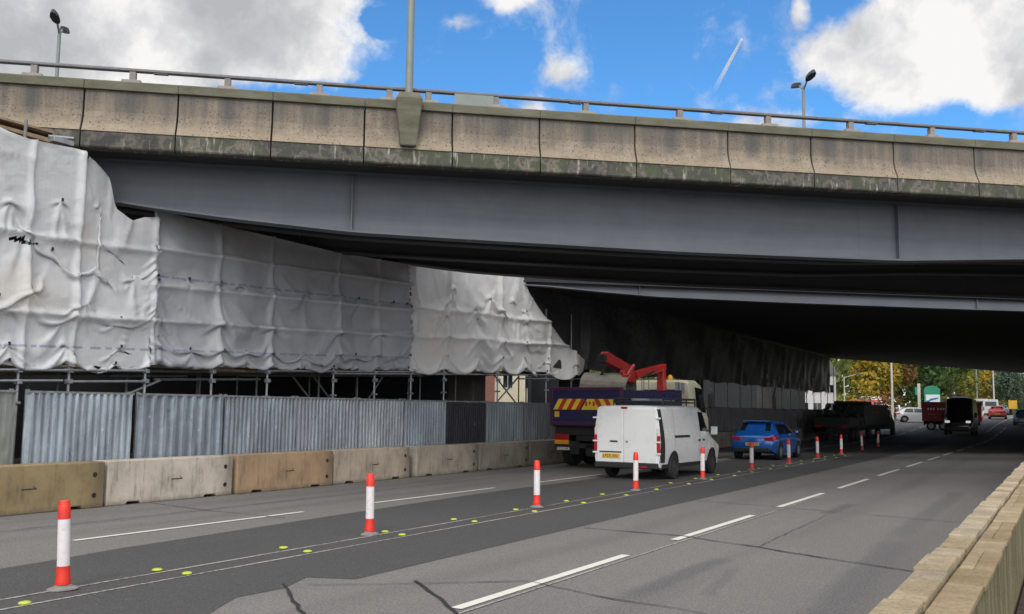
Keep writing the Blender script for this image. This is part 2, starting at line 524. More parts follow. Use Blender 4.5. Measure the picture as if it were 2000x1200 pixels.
    # asphalt: worn grey, wheel tracks, aggregate
    def asphalt(name, base, dark, track):
        m, t = new_mat(name)
        co = world_co(t)
        x, y, z = t.xyz(co)
        big = t.noise(t.vm('MULTIPLY', co, (1, 0.25, 1)), 0.55, 6, 0.6)
        c = t.ramp(big, [(0.3, dark), (0.7, base)])
        pt = t.noise(t.vm('MULTIPLY', co, (1.0, 0.5, 1)), 1.3, 8, 0.68)
        c = t.mix(t.m('MULTIPLY', t.step(pt, 0.52, 0.66), 0.30), c, tuple(min(1, v * 1.35) for v in base))
        if track:
            wob = t.m('MULTIPLY', t.m('SUBTRACT', t.noise(co, 0.12, 2), 0.5), 0.9)
            for xc in track:
                d = t.m('ABSOLUTE', t.m('SUBTRACT', t.m('ADD', x, wob), xc))
                k = t.m('MULTIPLY', t.step(d, 0.40, 0.05), t.m('MULTIPLY', t.step(t.noise(t.vm('MULTIPLY', co, (1.2, 0.12, 1)), 1.0, 4, 0.6), 0.32, 0.6), 0.55))
                c = t.mix(k, c, tuple(v * 0.5 for v in dark))
            for (xa, ya), (xb, yb), wd, am in (((-3.84, 8.9), (-3.84, 12.2), .19, .8), ((-3.91, 18.3), (-3.88, 20.8), .18, .9), ((-1.95, 7.5), (-2.25, 15.5), .30, .7), ((-2.3, 15.0), (-2.35, 26), .26, .6), ((-3.2, 9.5), (-3.5, 11.5), .12, .5), ((-13.1, 8), (-13.2, 18), .2, .4)):
                u = t.m('DIVIDE', t.m('SUBTRACT', y, ya), yb - ya)
                cx = t.m('ADD', xa, t.m('MULTIPLY', u, xb - xa))
                d = t.m('ADD', t.m('ABSOLUTE', t.m('SUBTRACT', x, cx)), t.m('MULTIPLY', t.m('SUBTRACT', t.noise(co, 3.0, 4, 0.6), 0.5), 0.22))
                k = t.m('MULTIPLY', t.step(d, wd, wd * 0.3), t.m('MULTIPLY', t.step(u, -0.02, 0.12), t.step(u, 1.02, 0.88)))
                c = t.mix(t.m('MULTIPLY', k, min(1, am * 1.15)), c, (0.042, 0.046, 0.058))
        st = t.noise(t.vm('MULTIPLY', co, (2.2, 0.35, 1)), 1.7, 7, 0.7)
        c = t.mix(t.m('MULTIPLY', t.step(st, 0.56, 0.72), 0.35), c, tuple(v * 0.55 for v in base))
        sp = t.noise(co, 11, 2, 0.5)
        c = t.mix(t.m('MULTIPLY', t.step(sp, 0.735, 0.75), 0.5), c, (0.42, 0.41, 0.39))
        mm = t.noise(co, 9, 6, 0.72)
        c = t.mix(1.0, c, t.ramp(mm, [(0.33, (0.78,) * 3), (0.5, (0.98,) * 3), (0.67, (1.2,) * 3)]), 'MULTIPLY')
        ag = t.noise(co, 40, 4, 0.8)
        c = t.mix(t.step(ag, 0.30, 0.72), t.mix(0.6, c, tuple(v * 0.25 for v in base)), t.mix(0.45, c, tuple(min(1, v * 2.1) for v in base)))
        t.put(t.p.inputs['Base Color'], c)
        t.p.inputs['Roughness'].default_value = 0.82
        bump(t, ag, 0.35, 0.012)
        return m
    M['asphalt'] = asphalt('worn grey asphalt', (0.172, 0.163, 0.155), (0.126, 0.120, 0.116), (-1.9, -3.7, -5.9, -7.7, -12.4, -14.0))
    M['asphalt_new'] = asphalt('newer dark asphalt', (0.066, 0.064, 0.064), (0.050, 0.049, 0.050), ())
    M['ground'] = asphalt('trampled site ground', (0.10, 0.09, 0.075), (0.06, 0.055, 0.045), ())

    # road paint with wear
    def paint(name, col, wear):
        m, t = new_mat(name)
        co = world_co(t)
        n1 = t.noise(co, 16, 5, 0.7)
        n2 = t.noise(t.vm('MULTIPLY', co, (3, 0.6, 1)), 1.1, 4, 0.6)
        k = t.step(t.m('ADD', t.m('MULTIPLY', n1, 0.6), t.m('MULTIPLY', n2, 0.4)), wear, wear + 0.16)
        t.put(t.p.inputs['Base Color'], t.mix(k, col, (0.12, 0.115, 0.11)))
        t.p.inputs['Roughness'].default_value = 0.7
        return m
    M['line'] = paint('white road paint', (0.66, 0.64, 0.58), 0.58)
    M['line_worn'] = paint('worn white road paint', (0.40, 0.385, 0.35), 0.44)
    M['line_red'] = paint('faded red marking', (0.165, 0.122, 0.113), 0.44)

    # concrete barriers; tint from the object colour
    m, t = new_mat('barrier concrete')
    co = obj_co(t)
    oi = t.n('ShaderNodeObjectInfo')
    n1 = t.noise(co, 2.0, 7, 0.65)
    k = t.ramp(n1, [(0.25, (0.75,) * 3), (0.5, (1.18,) * 3), (0.8, (1.5,) * 3)])
    c = t.mix(1.0, oi.outputs['Color'], k, 'MULTIPLY')
    sv = t.noise(t.vm('MULTIPLY', co, (1, 4, 0.7)), 2.0, 7, 0.7)
    c = t.mix(t.m('MULTIPLY', t.step(sv, 0.50, 0.70), 0.55), c, (0.10, 0.085, 0.055))
    ye = t.xyz(co)[1]
    c = t.mix(t.m('MULTIPLY', t.step(t.m('ADD', ye, t.m('MULTIPLY', n1, 0.8)), 3.0, 3.35), 0.5), c, (0.085, 0.068, 0.045))
    c = t.mix(t.m('MULTIPLY', t.step(t.noise(co, 12, 5, 0.7), 0.6, 0.72), 0.35), c, (0.06, 0.055, 0.05))
    zz = t.xyz(co)[2]
    c = t.mix(t.m('MULTIPLY', t.step(t.m('ADD', zz, t.m('MULTIPLY', n1, 0.15)), 0.20, 0.06), 0.6), c, (0.09, 0.075, 0.06))
    t.put(t.p.inputs['Base Color'], c)
    t.p.inputs['Roughness'].default_value = 0.92
    bump(t, t.noise(co, 30, 5), 0.35, 0.012)
    M['barrier'] = m

    # corrugated steel; tint from the object colour
    m, t = new_mat('galvanised corrugated sheet')
    co = obj_co(t)
    oi = t.n('ShaderNodeObjectInfo')
    n1 = t.noise(t.vm('MULTIPLY', co, (1, 1.2, 0.35)), 2.0, 6, 0.6)
    k = t.ramp(n1, [(0.3, (0.85,) * 3), (0.7, (1.45,) * 3)])
    c = t.mix(1.0, oi.outputs['Color'], k, 'MULTIPLY')
    dn = t.noise(co, 5, 6, 0.7)
    c = t.mix(t.m('MULTIPLY', t.step(dn, 0.60, 0.72), 0.55), c, (0.07, 0.08, 0.09))
    c = t.mix(t.m('MULTIPLY', t.step(t.noise(co, 8, 3, 0.5), 0.70, 0.74), 0.7), c, (0.62, 0.65, 0.68))
    t.put(t.p.inputs['Base Color'], c)
    t.p.inputs['Metallic'].default_value = 0.35
    t.p.inputs['Roughness'].default_value = 0.48
    bump(t, t.noise(co, 3.5, 3, 0.5), 0.5, 0.04)
    M['corrugated'] = m

    def wob_(t, co):
        nd = t.n('ShaderNodeTexNoise')
        t.put(nd.inputs['Vector'], co)
        nd.inputs['Scale'].default_value = 1.5
        nd.inputs['Detail'].default_value = 4
        return nd.outputs['Color']

    # sheeting: reinforced white polythene, partly translucent, printed blue bands
    def sheet(name, col, trans, bands, dirtk):
        m, t = new_mat(name)
        co = world_co(t)
        x, y, z = t.xyz(co)
        n1 = t.noise(co, 1.1, 6, 0.6)
        c = t.ramp(n1, [(0.3, tuple(v * 0.86 for v in col)), (0.7, col)])
        warmn = t.noise(t.vm('ADD', co, (3, 7, 1)), 0.5, 4, 0.6)
        c = t.mix(t.m('MULTIPLY', t.step(warmn, 0.52, 0.72), dirtk), c, tuple(a * b for a, b in zip(col, (0.92, 0.82, 0.68))))
        c = t.mix(t.m('MULTIPLY', t.step(t.noise(t.vm('MULTIPLY', co, (1, 2.5, 1)), 3.0, 7, 0.7), 0.58, 0.78), 0.25), c, (0.30, 0.29, 0.27))
        rib = t.m('SINE', t.m('MULTIPLY', y, 70.0))
        c = t.mix(t.m('MULTIPLY', t.step(rib, 0.6, 1.0), 0.05), c, (0.3, 0.3, 0.32))
        if bands:
            for z0 in bands:
                zl = t.m('ADD', z0, t.m('MULTIPLY', t.m('SUBTRACT', y, 10.7), 0.032))
                d = t.m('ABSOLUTE', t.m('SUBTRACT', z, zl))
                dash = t.step(t.noise(t.vm('MULTIPLY', co, (0, 5, 0)), 1.0, 2, 0.5), 0.44, 0.5)
                c = t.mix(t.m('MULTIPLY', t.m('MULTIPLY', t.step(d, 0.032, 0.016), dash), 0.55), c, (0.13, 0.15, 0.36))
        for z0 in ((3.48, 4.24, 5.02) if len(bands) > 1 else ()):      # lighter bands along the lifts
            zl = t.m('ADD', z0, t.m('MULTIPLY', t.m('SUBTRACT', y, 10.7), 0.0335))
            d = t.m('ABSOLUTE', t.m('SUBTRACT', z, zl))
            c = t.mix(t.m('MULTIPLY', t.step(d, 0.035, 0.02), 0.55), c, (0.74, 0.75, 0.77))
        t.put(t.p.inputs['Base Color'], c)
        t.p.inputs['Roughness'].default_value = 0.36
        hgt = None
        for sc_, am in ((1.7, 1.0), (4.5, 0.40), (11.0, 0.16)):
            vo = t.n('ShaderNodeTexVoronoi', feature='F1')
            t.put(vo.inputs['Vector'], t.vm('ADD', t.vm('MULTIPLY', co, (1, 0.8, 1.25)), t.vm('MULTIPLY', wob_(t, co), (.5, .5, .5))))
            vo.inputs['Scale'].default_value = sc_
            h_ = t.m('MULTIPLY', vo.outputs['Distance'], am)
            hgt = h_ if hgt is None else t.m('ADD', hgt, h_)
        bump(t, hgt, 0.22, 0.08)
        tr = t.n('ShaderNodeBsdfTranslucent')
        t.put(tr.inputs['Color'], c)
        mx = t.n('ShaderNodeMixShader')
        mx.inputs[0].default_value = trans
        t.nt.links.new(t.p.outputs[0], mx.inputs[1])
        t.nt.links.new(tr.outputs[0], mx.inputs[2])
        t.nt.links.new(mx.outputs[0], t.out.inputs[0])
        return m
    M['sheet'] = sheet('white scaffold sheeting', (0.50, 0.52, 0.565), 0.22, (2.86, 4.44), 0.35)  # same white film, dimmed and blued to put the near deck's shade in
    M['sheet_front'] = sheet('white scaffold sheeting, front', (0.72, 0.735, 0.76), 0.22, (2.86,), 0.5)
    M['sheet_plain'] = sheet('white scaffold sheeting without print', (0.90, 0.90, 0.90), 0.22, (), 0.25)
    M['shade_sheet'] = sheet('shade toned scaffold sheeting', (0.055, 0.055, 0.062), 0.15, (), 0.2)  # white film toned nearly black, the far deck's shade put into its colour
    M['strip'] = sheet('torn clear strip', (0.55, 0.56, 0.6), 0.4, (), 0.1)

    # stone wall
    def stone(name, a, b, algae):
        m, t = new_mat(name)
        co = world_co(t)
        n1 = t.noise(co, 3.0, 7, 0.65)
        c = t.ramp(n1, [(0.3, a), (0.7, b)])
        oi = t.n('ShaderNodeObjectInfo')
        c = t.mix(1.0, c, t.ramp(t.noise(t.vm('MULTIPLY', co, (0, 2.3, 0)), 1.0, 1, 0.5), [(0.3, (0.85, 0.83, 0.78)), (0.7, (1.1, 1.08, 1.05))]), 'MULTIPLY')
        ri = t.n('ShaderNodeNewGeometry').outputs['Random Per Island']
        c = t.mix(1.0, c, t.ramp(ri, [(0.0, (0.80, 0.73, 0.56)), (0.35, (1.0, 0.95, 0.85)), (0.7, (1.12, 1.08, 1.02)), (1.0, (0.82, 0.80, 0.76))]), 'MULTIPLY')
        c = t.mix(t.m('MULTIPLY', t.step(t.noise(co, 45, 4, 0.75), 0.45, 0.65), 0.45), c, (0.11, 0.09, 0.06))
        if algae:
            z = t.xyz(co)[2]
            s = t.noise(t.vm('MULTIPLY', co, (1, 7, 0.5)), 1.6, 6, 0.65)
            c = t.mix(t.m('MULTIPLY', t.step(s, 0.40, 0.64), 0.75), c, (0.07, 0.076, 0.03))
            c = t.mix(t.m('MULTIPLY', t.step(t.noise(t.vm('MULTIPLY', co, (1, 9, 0.6)), 1.1, 6, 0.7), 0.56, 0.74), 0.5), c, (0.30, 0.30, 0.19))
        else:
            s = t.noise(co, 5.0, 7, 0.7)
            c = t.mix(t.m('MULTIPLY', t.step(s, 0.50, 0.70), 0.5), c, (0.19, 0.16, 0.09))
            c = t.mix(t.m('MULTIPLY', t.step(t.noise(co, 22, 5, 0.7), 0.58, 0.70), 0.4), c, (0.08, 0.07, 0.05))
        t.put(t.p.inputs['Base Color'], c)
        t.p.inputs['Roughness'].default_value = 0.93
        bump(t, t.m('ADD', t.noise(co, 22, 6, 0.75), t.m('MULTIPLY', t.noise(co, 7, 3, 0.6), 1.5)), 0.8, 0.03)
        return m
    M['kerbstone'] = stone('pale coping stone', (0.36, 0.305, 0.225), (0.56, 0.50, 0.41), False)
    M['brick_cap'] = stone('buff capping brick', (0.32, 0.25, 0.165), (0.46, 0.38, 0.27), False)
    M['wall_face'] = stone('algae streaked wall face', (0.19, 0.18, 0.10), (0.27, 0.26, 0.16), True)
    M['mortar'] = sm('mortar', (0.16, 0.145, 0.11), 0.95, 0, 0.3, 8, 0.3)
    M['litter'] = sm('leaf litter soil', (0.05, 0.035, 0.03), 0.95, 0, 0.6, 14, 0.8)
    M['grass'] = sm('verge grass', (0.085, 0.12, 0.03), 0.95, 0, 0.4, 2, 0.6)


lib_materials()

# ================================================================== SETTING
PROF = [(-80, 0), (70, 0), (80, 0.14), (90, 0.45), (100, 0.85), (115, 1.25), (130, 1.55), (160, 1.75), (420, 1.8)]


def gz(y):
    for (a, za), (b, zb) in zip(PROF, PROF[1:]):
        if y <= b:
            k = max(0.0, (y - a) / (b - a))
            return za + (zb - za) * k
    return PROF[-1][1]


def strip(mb, x0, x1, y0, y1, lift, mi=0, st=4.0):
    ys = [y0]
    for p, _ in PROF:
        if y0 < p < y1:
            ys.append(p)
    k = y0 + st
    while k < y1:
        ys.append(k)
        k += st
    ys = sorted(set(ys + [y1]))
    vs, fs = [], []
    for y in ys:
        z = gz(y) + lift
        vs += [(x0, y, z), (x1, y, z)]
    for i in range(len(ys) - 1):
        fs.append((2 * i, 2 * i + 1, 2 * i + 3, 2 * i + 2))
    mb.add(vs, fs, mi)


g = MB()
strip(g, -3000, 3000, -80, 420, -0.03, st=40)
g.add([(-3000, 420, 1.77), (3000, 420, 1.77), (3000, 6000, 1.77), (-3000, 6000, 1.77), (-3000, -3000, -.03), (3000, -3000, -.03), (3000, -80, -.03), (-3000, -80, -.03)], [(0, 1, 2, 3), (4, 5, 6, 7)])
tag(g.build('ground', M['ground']), kind='structure')
g = MB()
strip(g, -15.6, -0.8, -60, 420, 0.0, st=8)
tag(g.build('road', M['asphalt']), kind='structure')
g = MB()   # newer asphalt under the lane separators
z = 0.004
edge = [(-7.95, -20), (-8.0, 4.6), (-7.55, 5.2), (-6.63, 6.3), (-6.99, 6.98), (-6.94, 7.58), (-7.18, 8.2), (-6.68, 8.39), (-6.72, 11.8), (-6.78, 17.9), (-6.78, 25.2), (-6.8, 45), (-6.9, 66)]
left = [(-10.2, -20), (-10.2, 4.6), (-10.2, 5.2), (-10.28, 6.3), (-10.33, 6.98), (-10.4, 7.58), (-10.5, 8.2), (-10.53, 8.39), (-10.75, 11.8), (-11.1, 17.9), (-11.1, 25.2), (-11.1, 45), (-11.0, 66)]
vs = [(a, b, z) for a, b in left] + [(a, b, z) for a, b in edge]
n = len(edge)
g.add(vs, [(i, n + i, n + i + 1, i + 1) for i in range(n - 1)])
tag(g.build('resurfaced_strip', M['asphalt_new']), kind='structure')

g = MB()
for i in range(-2, 16):                       # lane line of the near carriageway
    y0 = 7.69 + 5.68 * i
    strip(g, -5.01, -4.89, y0, y0 + 3.95, 0.008)
for i in range(-2, 16):                       # lane line of the far carriageway
    y0 = 8.6 + 6.5 * i
    strip(g, -11.66, -11.56, y0, y0 + 4.5, 0.008)
strip(g, -6.0, -5.9, 88, 150, 0.008)
strip(g, -2.35, -2.22, 96, 170, 0.008)
tag(g.build('road_markings', M['line']), kind='structure')
g = MB()
strip(g, -8.70, -8.655, -10, 62, 0.009)
strip(g, -8.29, -8.245, -10, 62, 0.009)
strip(g, -4.82, -4.79, 5, 22, 0.008)
tag(g.build('worn_guide_lines', M['line_worn']), kind='structure')

def wander(mb, pts, w, z):
    """a seam of varying width along a polyline"""
    P = []
    for (a, b), (c, d) in zip(pts, pts[1:]):
        k = max(2, int(math.hypot(c - a, d - b) / 0.18))
        for i in range(k):
            f = i / k
            P.append((a + (c - a) * f + random.uniform(-.018, .018), b + (d - b) * f + random.uniform(-.018, .018)))
    P.append(pts[-1])
    vs = []
    for i, (a, b) in enumerate(P):
        p, q = P[max(0, i - 1)], P[min(len(P) - 1, i + 1)]
        tx, ty = q[0] - p[0], q[1] - p[1]
        L = math.hypot(tx, ty) or 1
        h = w * random.uniform(0.35, 1.0) / 2
        vs += [(a - ty / L * h, b + tx / L * h, z), (a + ty / L * h, b - tx / L * h, z)]
    mb.add(vs, [(2 * i, 2 * i + 1, 2 * i + 3, 2 * i + 2) for i in range(len(P) - 1)])


g = MB()
wander(g, [(-7.09, 7.76), (-5.96, 6.76), (-5.3, 6.2)], 0.05, .012)
wander(g, [(-6.08, 8.65), (-5.06, 7.74), (-4.6, 7.3)], 0.05, .012)
wander(g, [(-6.84, 7.82), (-6.03, 8.47), (-5.08, 9.28), (-3.9, 8.89), (-3.25, 8.81), (-1.7, 8.3)], 0.028, .012)
wander(g, [(-6.6, 13.88), (-5.02, 13.84), (-3.74, 13.32), (-2.83, 12.85), (-1.3, 12.2)], 0.05, .012)
wander(g, [(-3.74, 13.32), (-3.8, 15.8), (-3.85, 18.3)], 0.012, .012)
wander(g, [(-6.7, 19.4), (-5.4, 19.2), (-3.2, 18.7), (-1.4, 18.2)], 0.03, .012)
wander(g, [(-14.9, 12.6), (-13.0, 12.3), (-11.2, 12.2)], 0.03, .012)
wander(g, [(-13.25, 5), (-13.2, 14), (-13.3, 24)], 0.025, .012)
tag(g.build('tar_seams', M['tar']), kind='structure')

# pavement and parapet wall on the near side
g = MB()
g.box(-0.44, 30, -40, 90, -0.4, 0.24)
tag(g.build('pavement', M['litter']), kind='structure')
wall = thing('roadside_wall', 'low buff stone wall with uneven coping and green streaked face beside the near lane', 'wall', (0, 0, 0))
g = MB()
g.box(-0.80, -0.465, -12, 90, -0.3, 0.858)
g.build('wall_core', M['wall_face'], wall)
g, h = MB(), MB()
y = -6.0
while y < 70:
    L = random.uniform(0.38, 0.72)
    dz, dxr = random.uniform(-.009, .010), random.uniform(-.012, .010)
    g.box(-0.835 + dxr, -0.655 + dxr * .5, y, y + L - 0.006, 0.862, 0.918 + dz)
    y += L
g.build('coping_stones', M['kerbstone'], wall, bevel=0.008)
y = -6.0
while y < 60:
    L = random.choice((0.225, 0.45, 0.62, 0.9))
    dz, dxr = random.uniform(-.004, .005), random.uniform(-.012, .008)
    if random.random() < .6:
        h.box(-0.638, -0.445 + dxr, y, y + L - 0.005, 0.86, 0.892 + dz)
    else:
        h.box(-0.638, -0.556, y, y + L - 0.005, 0.86, 0.886 + dz)
        h.box(-0.552, -0.445 + dxr, y, y + L - .005, 0.86, 0.890 + dz)
    y += L
h.build('capping_bricks', M['brick_cap'], wall, bevel=0.006)

# ================================================================== LANE SEPARATOR POSTS AND STUDS
def make_post():
    r = thing('lane_post', 'x', 'bollard', (0, 0, 0), 0, 'red and white lane separator posts')
    b = MB()
    b.lathe([(0.15, 0.0), (0.145, 0.012), (0.09, 0.030), (0.075, 0.045), (0.0001, 0.046)], 20, M=Matrix.Diagonal((1.0, 0.8, 1, 1)))
    b.build('base', M['post_base'], r, smooth=False)
    b = MB()
    b.lathe([(0.072, 0.045), (0.074, 0.08), (0.063, 0.12), (0.061, 0.225), (0.0001, 0.226)], 20)
    b.build('lower_red_band', M['post_red'], r, smooth=True)
    b = MB()
    b.lathe([(0.060, 0.226), (0.058, 0.680)], 20)
    b.build('white_sleeve', M['post_white'], r, smooth=True)
    b = MB()
    b.lathe([(0.0001, 0.68), (0.060, 0.681), (0.058, 0.80), (0.053, 0.812), (0.049, 0.82), (0.049, 0.848), (0.043, 0.86), (0.0001, 0.862)], 20)
    b.build('upper_red_band', M['post_red'], r, smooth=True)
    return r


post_pos = [(-8.66, 6.33), (-8.78, 11.33), (-8.68, 16.2), (-8.66, 20.92), (-8.63, 25.5), (-8.70, 30.4), (-8.68, 35.0), (-8.72, 39.7), (-8.78, 44.6), (-8.9, 50.2), (-9.1, 56.0)]
post_lab = ['leaning red and white post nearest the camera, on the bottom left of the road',
            'second nearest red and white post, in front of the brown and pale barrier blocks',
            'third nearest red and white post, left of the parked looking white van rear',
            'red and white post in front of the rear doors of the white van',
            'red and white post beside the front wheel of the white van',
            'red and white post in front of the number plate of the blue car',
            'red and white post beside the rear wheel of the blue car',
            'shaded red and white post just past the front of the blue car',
            'shaded post fourth from the far end of the separator row',
            'shaded thin post second from the far end of the separator row',
            'farthest thin post of the separator row, by the dark lorry']
post_lab[2] = 'third nearest red and white post, left of the white van rear doors'
post_lab[8] = 'shaded post third from the far end of the separator row'
P0 = make_post()
for i, (x, y) in enumerate(post_pos):
    o = P0 if i == 0 else copy_tree(P0)
    o.location = (x, y, 0.012)
    o.rotation_euler = (random.uniform(-.02, .02), random.uniform(-.035, .035) + (0.03 if i == 0 else 0), random.uniform(0, 6))
    o['label'] = post_lab[i]
sg = MB()
sg.lathe([(0.052, 0.0), (0.052, 0.009), (0.042, 0.017), (0.025, 0.021), (0.0001, 0.022)], 14, M=Matrix.Diagonal((1.0, 1.15, 1, 1)))
S0 = sg.build('road_stud', M['stud'], smooth=False)
k = 0
for row, x in (('left hand', -8.80), ('right hand', -8.36)):
    for i in range(0, 20):
        y = 5.66 + i * 1.98 + random.uniform(-.08, .08)
        if row == 'left hand' and i == 0:
            continue
        o = S0 if k == 0 else S0.copy()
        if k:
            COL.objects.link(o)
        k += 1
        o.location = (x + random.uniform(-.04, .04), y, 0.012)
        o.rotation_euler = (0, 0, random.uniform(-.3, .3))
        near = ['nearest', 'second nearest', 'third nearest', 'fourth nearest', 'fifth nearest', 'sixth nearest', 'seventh nearest', 'eighth nearest', 'ninth nearest', 'tenth nearest']
        j = i - (1 if row == 'left hand' else 0)
        if j < 10:
            lab = 'fluorescent yellow road stud, %s of the %s row along the posts' % (near[j], row)
        else:
            lab = 'small yellow road stud in the shaded far half of the %s row' % row
        tag(o, lab, 'road stud', 'yellow road studs along the separator')

# ================================================================== CONCRETE BARRIER
def barrier_unit(holes_hi):
    L = 3.02
    r = thing('concrete_barrier', 'x', 'barrier', (0, 0, 0), 0, 'concrete barrier blocks along the works')
    b = MB()
    out = [(0, 0.0), (0.42, 0.0), (0.45, 0.05), (0.72, 0.05), (0.75, 0.0), (2.27, 0.0), (2.30, 0.05), (2.57, 0.05), (2.60, 0.0), (L, 0.0), (L, 0.80), (0, 0.80)]
    b.prism(out, -0.42, 0.0, 'x')
    body = b.build('block', M['barrier'], r, bevel=0.018)
    for yy in (L - 0.20,):
        for zz in (0.22, 0.58):
            c = MB()
            c.lathe([(0.046, 0.0), (0.046, 0.004)], 12, M=Matrix.Translation((0.0, yy, zz)) @ Matrix.Rotation(R(90), 4, 'Y'))
            c.build('bolt_hole', M['black'], r)
    a = MB()
    y0 = 1.45
    a.box(0.001, 0.003, y0, y0 + 0.26, 0.395, 0.415)
    a.add([(0.003, y0 + 0.19, 0.46), (0.003, y0 + 0.27, 0.405), (0.003, y0 + 0.19, 0.44)], [(0, 1, 2)])
    a.build('arrow_mark', M['chassis'], r)
    return r, body


bcol = [((0.225, 0.172, 0.092), 'mossy yellow brown concrete barrier block at the left edge'), ((0.42, 0.37, 0.315), 'pale clean concrete barrier block behind the nearest red and white post'),
        ((0.30, 0.205, 0.125), 'rusty brown stained concrete barrier block right of the pale clean block'), ((0.34, 0.285, 0.225), 'beige concrete barrier block, fourth from the left edge'),
        ((0.30, 0.265, 0.215), 'grey beige concrete barrier block below the dark hoarding panel, fifth from the left'), ((0.26, 0.235, 0.19), 'grey concrete barrier block just left of the tipper lorry rear')]
ys = [8.62, 11.72, 14.85, 17.98, 21.3, 24.5, 27.6]
B0, B0b = barrier_unit(True)
yy = ys[0]
for i in range(18):
    o = B0 if i == 0 else copy_tree(B0)
    y = ys[i] if i < len(ys) else ys[-1] + (i - len(ys) + 1) * 3.1
    o.location = (-14.95 + random.uniform(-.03, .02) - (0.02 * i if i < 8 else .15), y, 0.0)
    o.rotation_euler = (0, 0, random.uniform(-.004, .004))
    col, lab = bcol[i] if i < len(bcol) else ((0.24, 0.215, 0.18), 'shaded concrete barrier block hidden partly behind the lorry and cars')
    o['label'] = lab
    for ch in o.children:
        if ch.name.startswith('block'):
            ch.color = (*col, 1)

# ================================================================== CORRUGATED HOARDING
def hoard(y0, y1, pitch, col, label, lean=0.0, flat=False):
    r = thing('hoarding_panel', label, 'fence panel', (-15.62, y0, 0.03), 0, 'steel hoarding panels behind the concrete barrier')
    L = y1 - y0
    H = 1.97
    b = MB()
    n = max(4, int(L / pitch))
    a = (0.036 if pitch > .13 else 0.028) if not flat else 0.006
    px = []
    for i in range(n):
        p = i * L / n
        q = L / n
        px += [(p, -a), (p + q * 0.22, -a), (p + q * 0.42, a), (p + q * 0.72, a), (p + q * .92, -a)]
    px.append((L, -a))
    nz = 6
    vs = []
    dent = [[random.gauss(0, 0.004) for _ in px] for _ in range(nz + 1)]
    for j in range(nz + 1):
        zz = H * j / nz
        for i, (yy, xx) in enumerate(px):
            vs.append((xx + dent[j][i], yy + lean * (H - zz), zz))
    m_ = len(px)
    b.add(vs, [(j * m_ + i, j * m_ + i + 1, (j + 1) * m_ + i + 1, (j + 1) * m_ + i) for j in range(nz) for i in range(m_ - 1)])
    s = b.build('corrugated_sheet', M['corrugated'], r)
    s.color = (*col, 1)
    f = MB()
    f.box(-0.045, 0.03, 0.0, L, H - 0.005, H + 0.035)
    t_ = f.build('top_rail', M['galv_dull'], r)
    for ya in (0.02, L - 0.08):
        f = MB()
        f.box(-0.10, -0.05, ya, ya + 0.06, 0, H + 0.06)
        f.build('back_post', M['galv_dull'], r)
    return r


hoard(7.6, 10.30, 0.30, (0.20, 0.215, 0.20), 'flat grey green steel gate leaf at the left edge of the hoarding', 0.0, True)
hoard(10.50, 12.70, 0.138, (0.33, 0.375, 0.42), 'bright wavy corrugated hoarding panel right of the flat gate leaf')
hoard(12.82, 15.04, 0.225, (0.20, 0.235, 0.27), 'dented bluish hoarding panel with widely spaced ribs')
hoard(15.08, 17.28, 0.12, (0.235, 0.265, 0.30), 'finely ribbed grey hoarding panel right of the dented one')
hoard(17.31, 19.55, 0.12, (0.255, 0.28, 0.315), 'ribbed hoarding panel with dark smudge, fifth from the left edge')
hoard(19.60, 21.48, 0.12, (0.29, 0.315, 0.345), 'pale narrow ribbed hoarding panel, sixth from the left edge')
hoard(21.55, 23.55, 0.12, (0.26, 0.295, 0.335), 'blue grey ribbed hoarding panel just left of the dark one')
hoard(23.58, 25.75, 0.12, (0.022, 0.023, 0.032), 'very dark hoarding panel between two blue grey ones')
hoard(25.80, 28.15, 0.15, (0.19, 0.225, 0.25), 'blue grey hoarding panel right of the dark one')
hoard(28.20, 30.40, 0.15, (0.15, 0.155, 0.17), 'dull grey hoarding panel just left of the tipper lorry rear')
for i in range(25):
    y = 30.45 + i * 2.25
    hoard(y, y + 2.2, 0.16, (0.085, 0.085, 0.095), ['shaded grey hoarding panel behind the tipper lorry and blue car', 'shaded grey hoarding panel in the dark, right of the blue car', 'distant shaded hoarding panel behind the dark flatbed lorry'][min(2, (i > 6) + (i > 14))])  # galvanised tint darkened here, the deck's shade put into the colour

# ================================================================== SCAFFOLD
scf = thing('scaffold', 'grey tube scaffold standing behind the hoarding and under the sheeting', 'scaffold', (0, 0, 0))
XS = -16.86
stand_y = [9.2, 11.12, 12.17, 13.98, 15.82, 17.57, 20.04, 21.79, 23.5, 25.27, 28.56, 32.13, 34.2, 36.4]


def bot(y):
    return 2.53 + (y - 10.7) * 0.0335 if y < 35 else 3.38


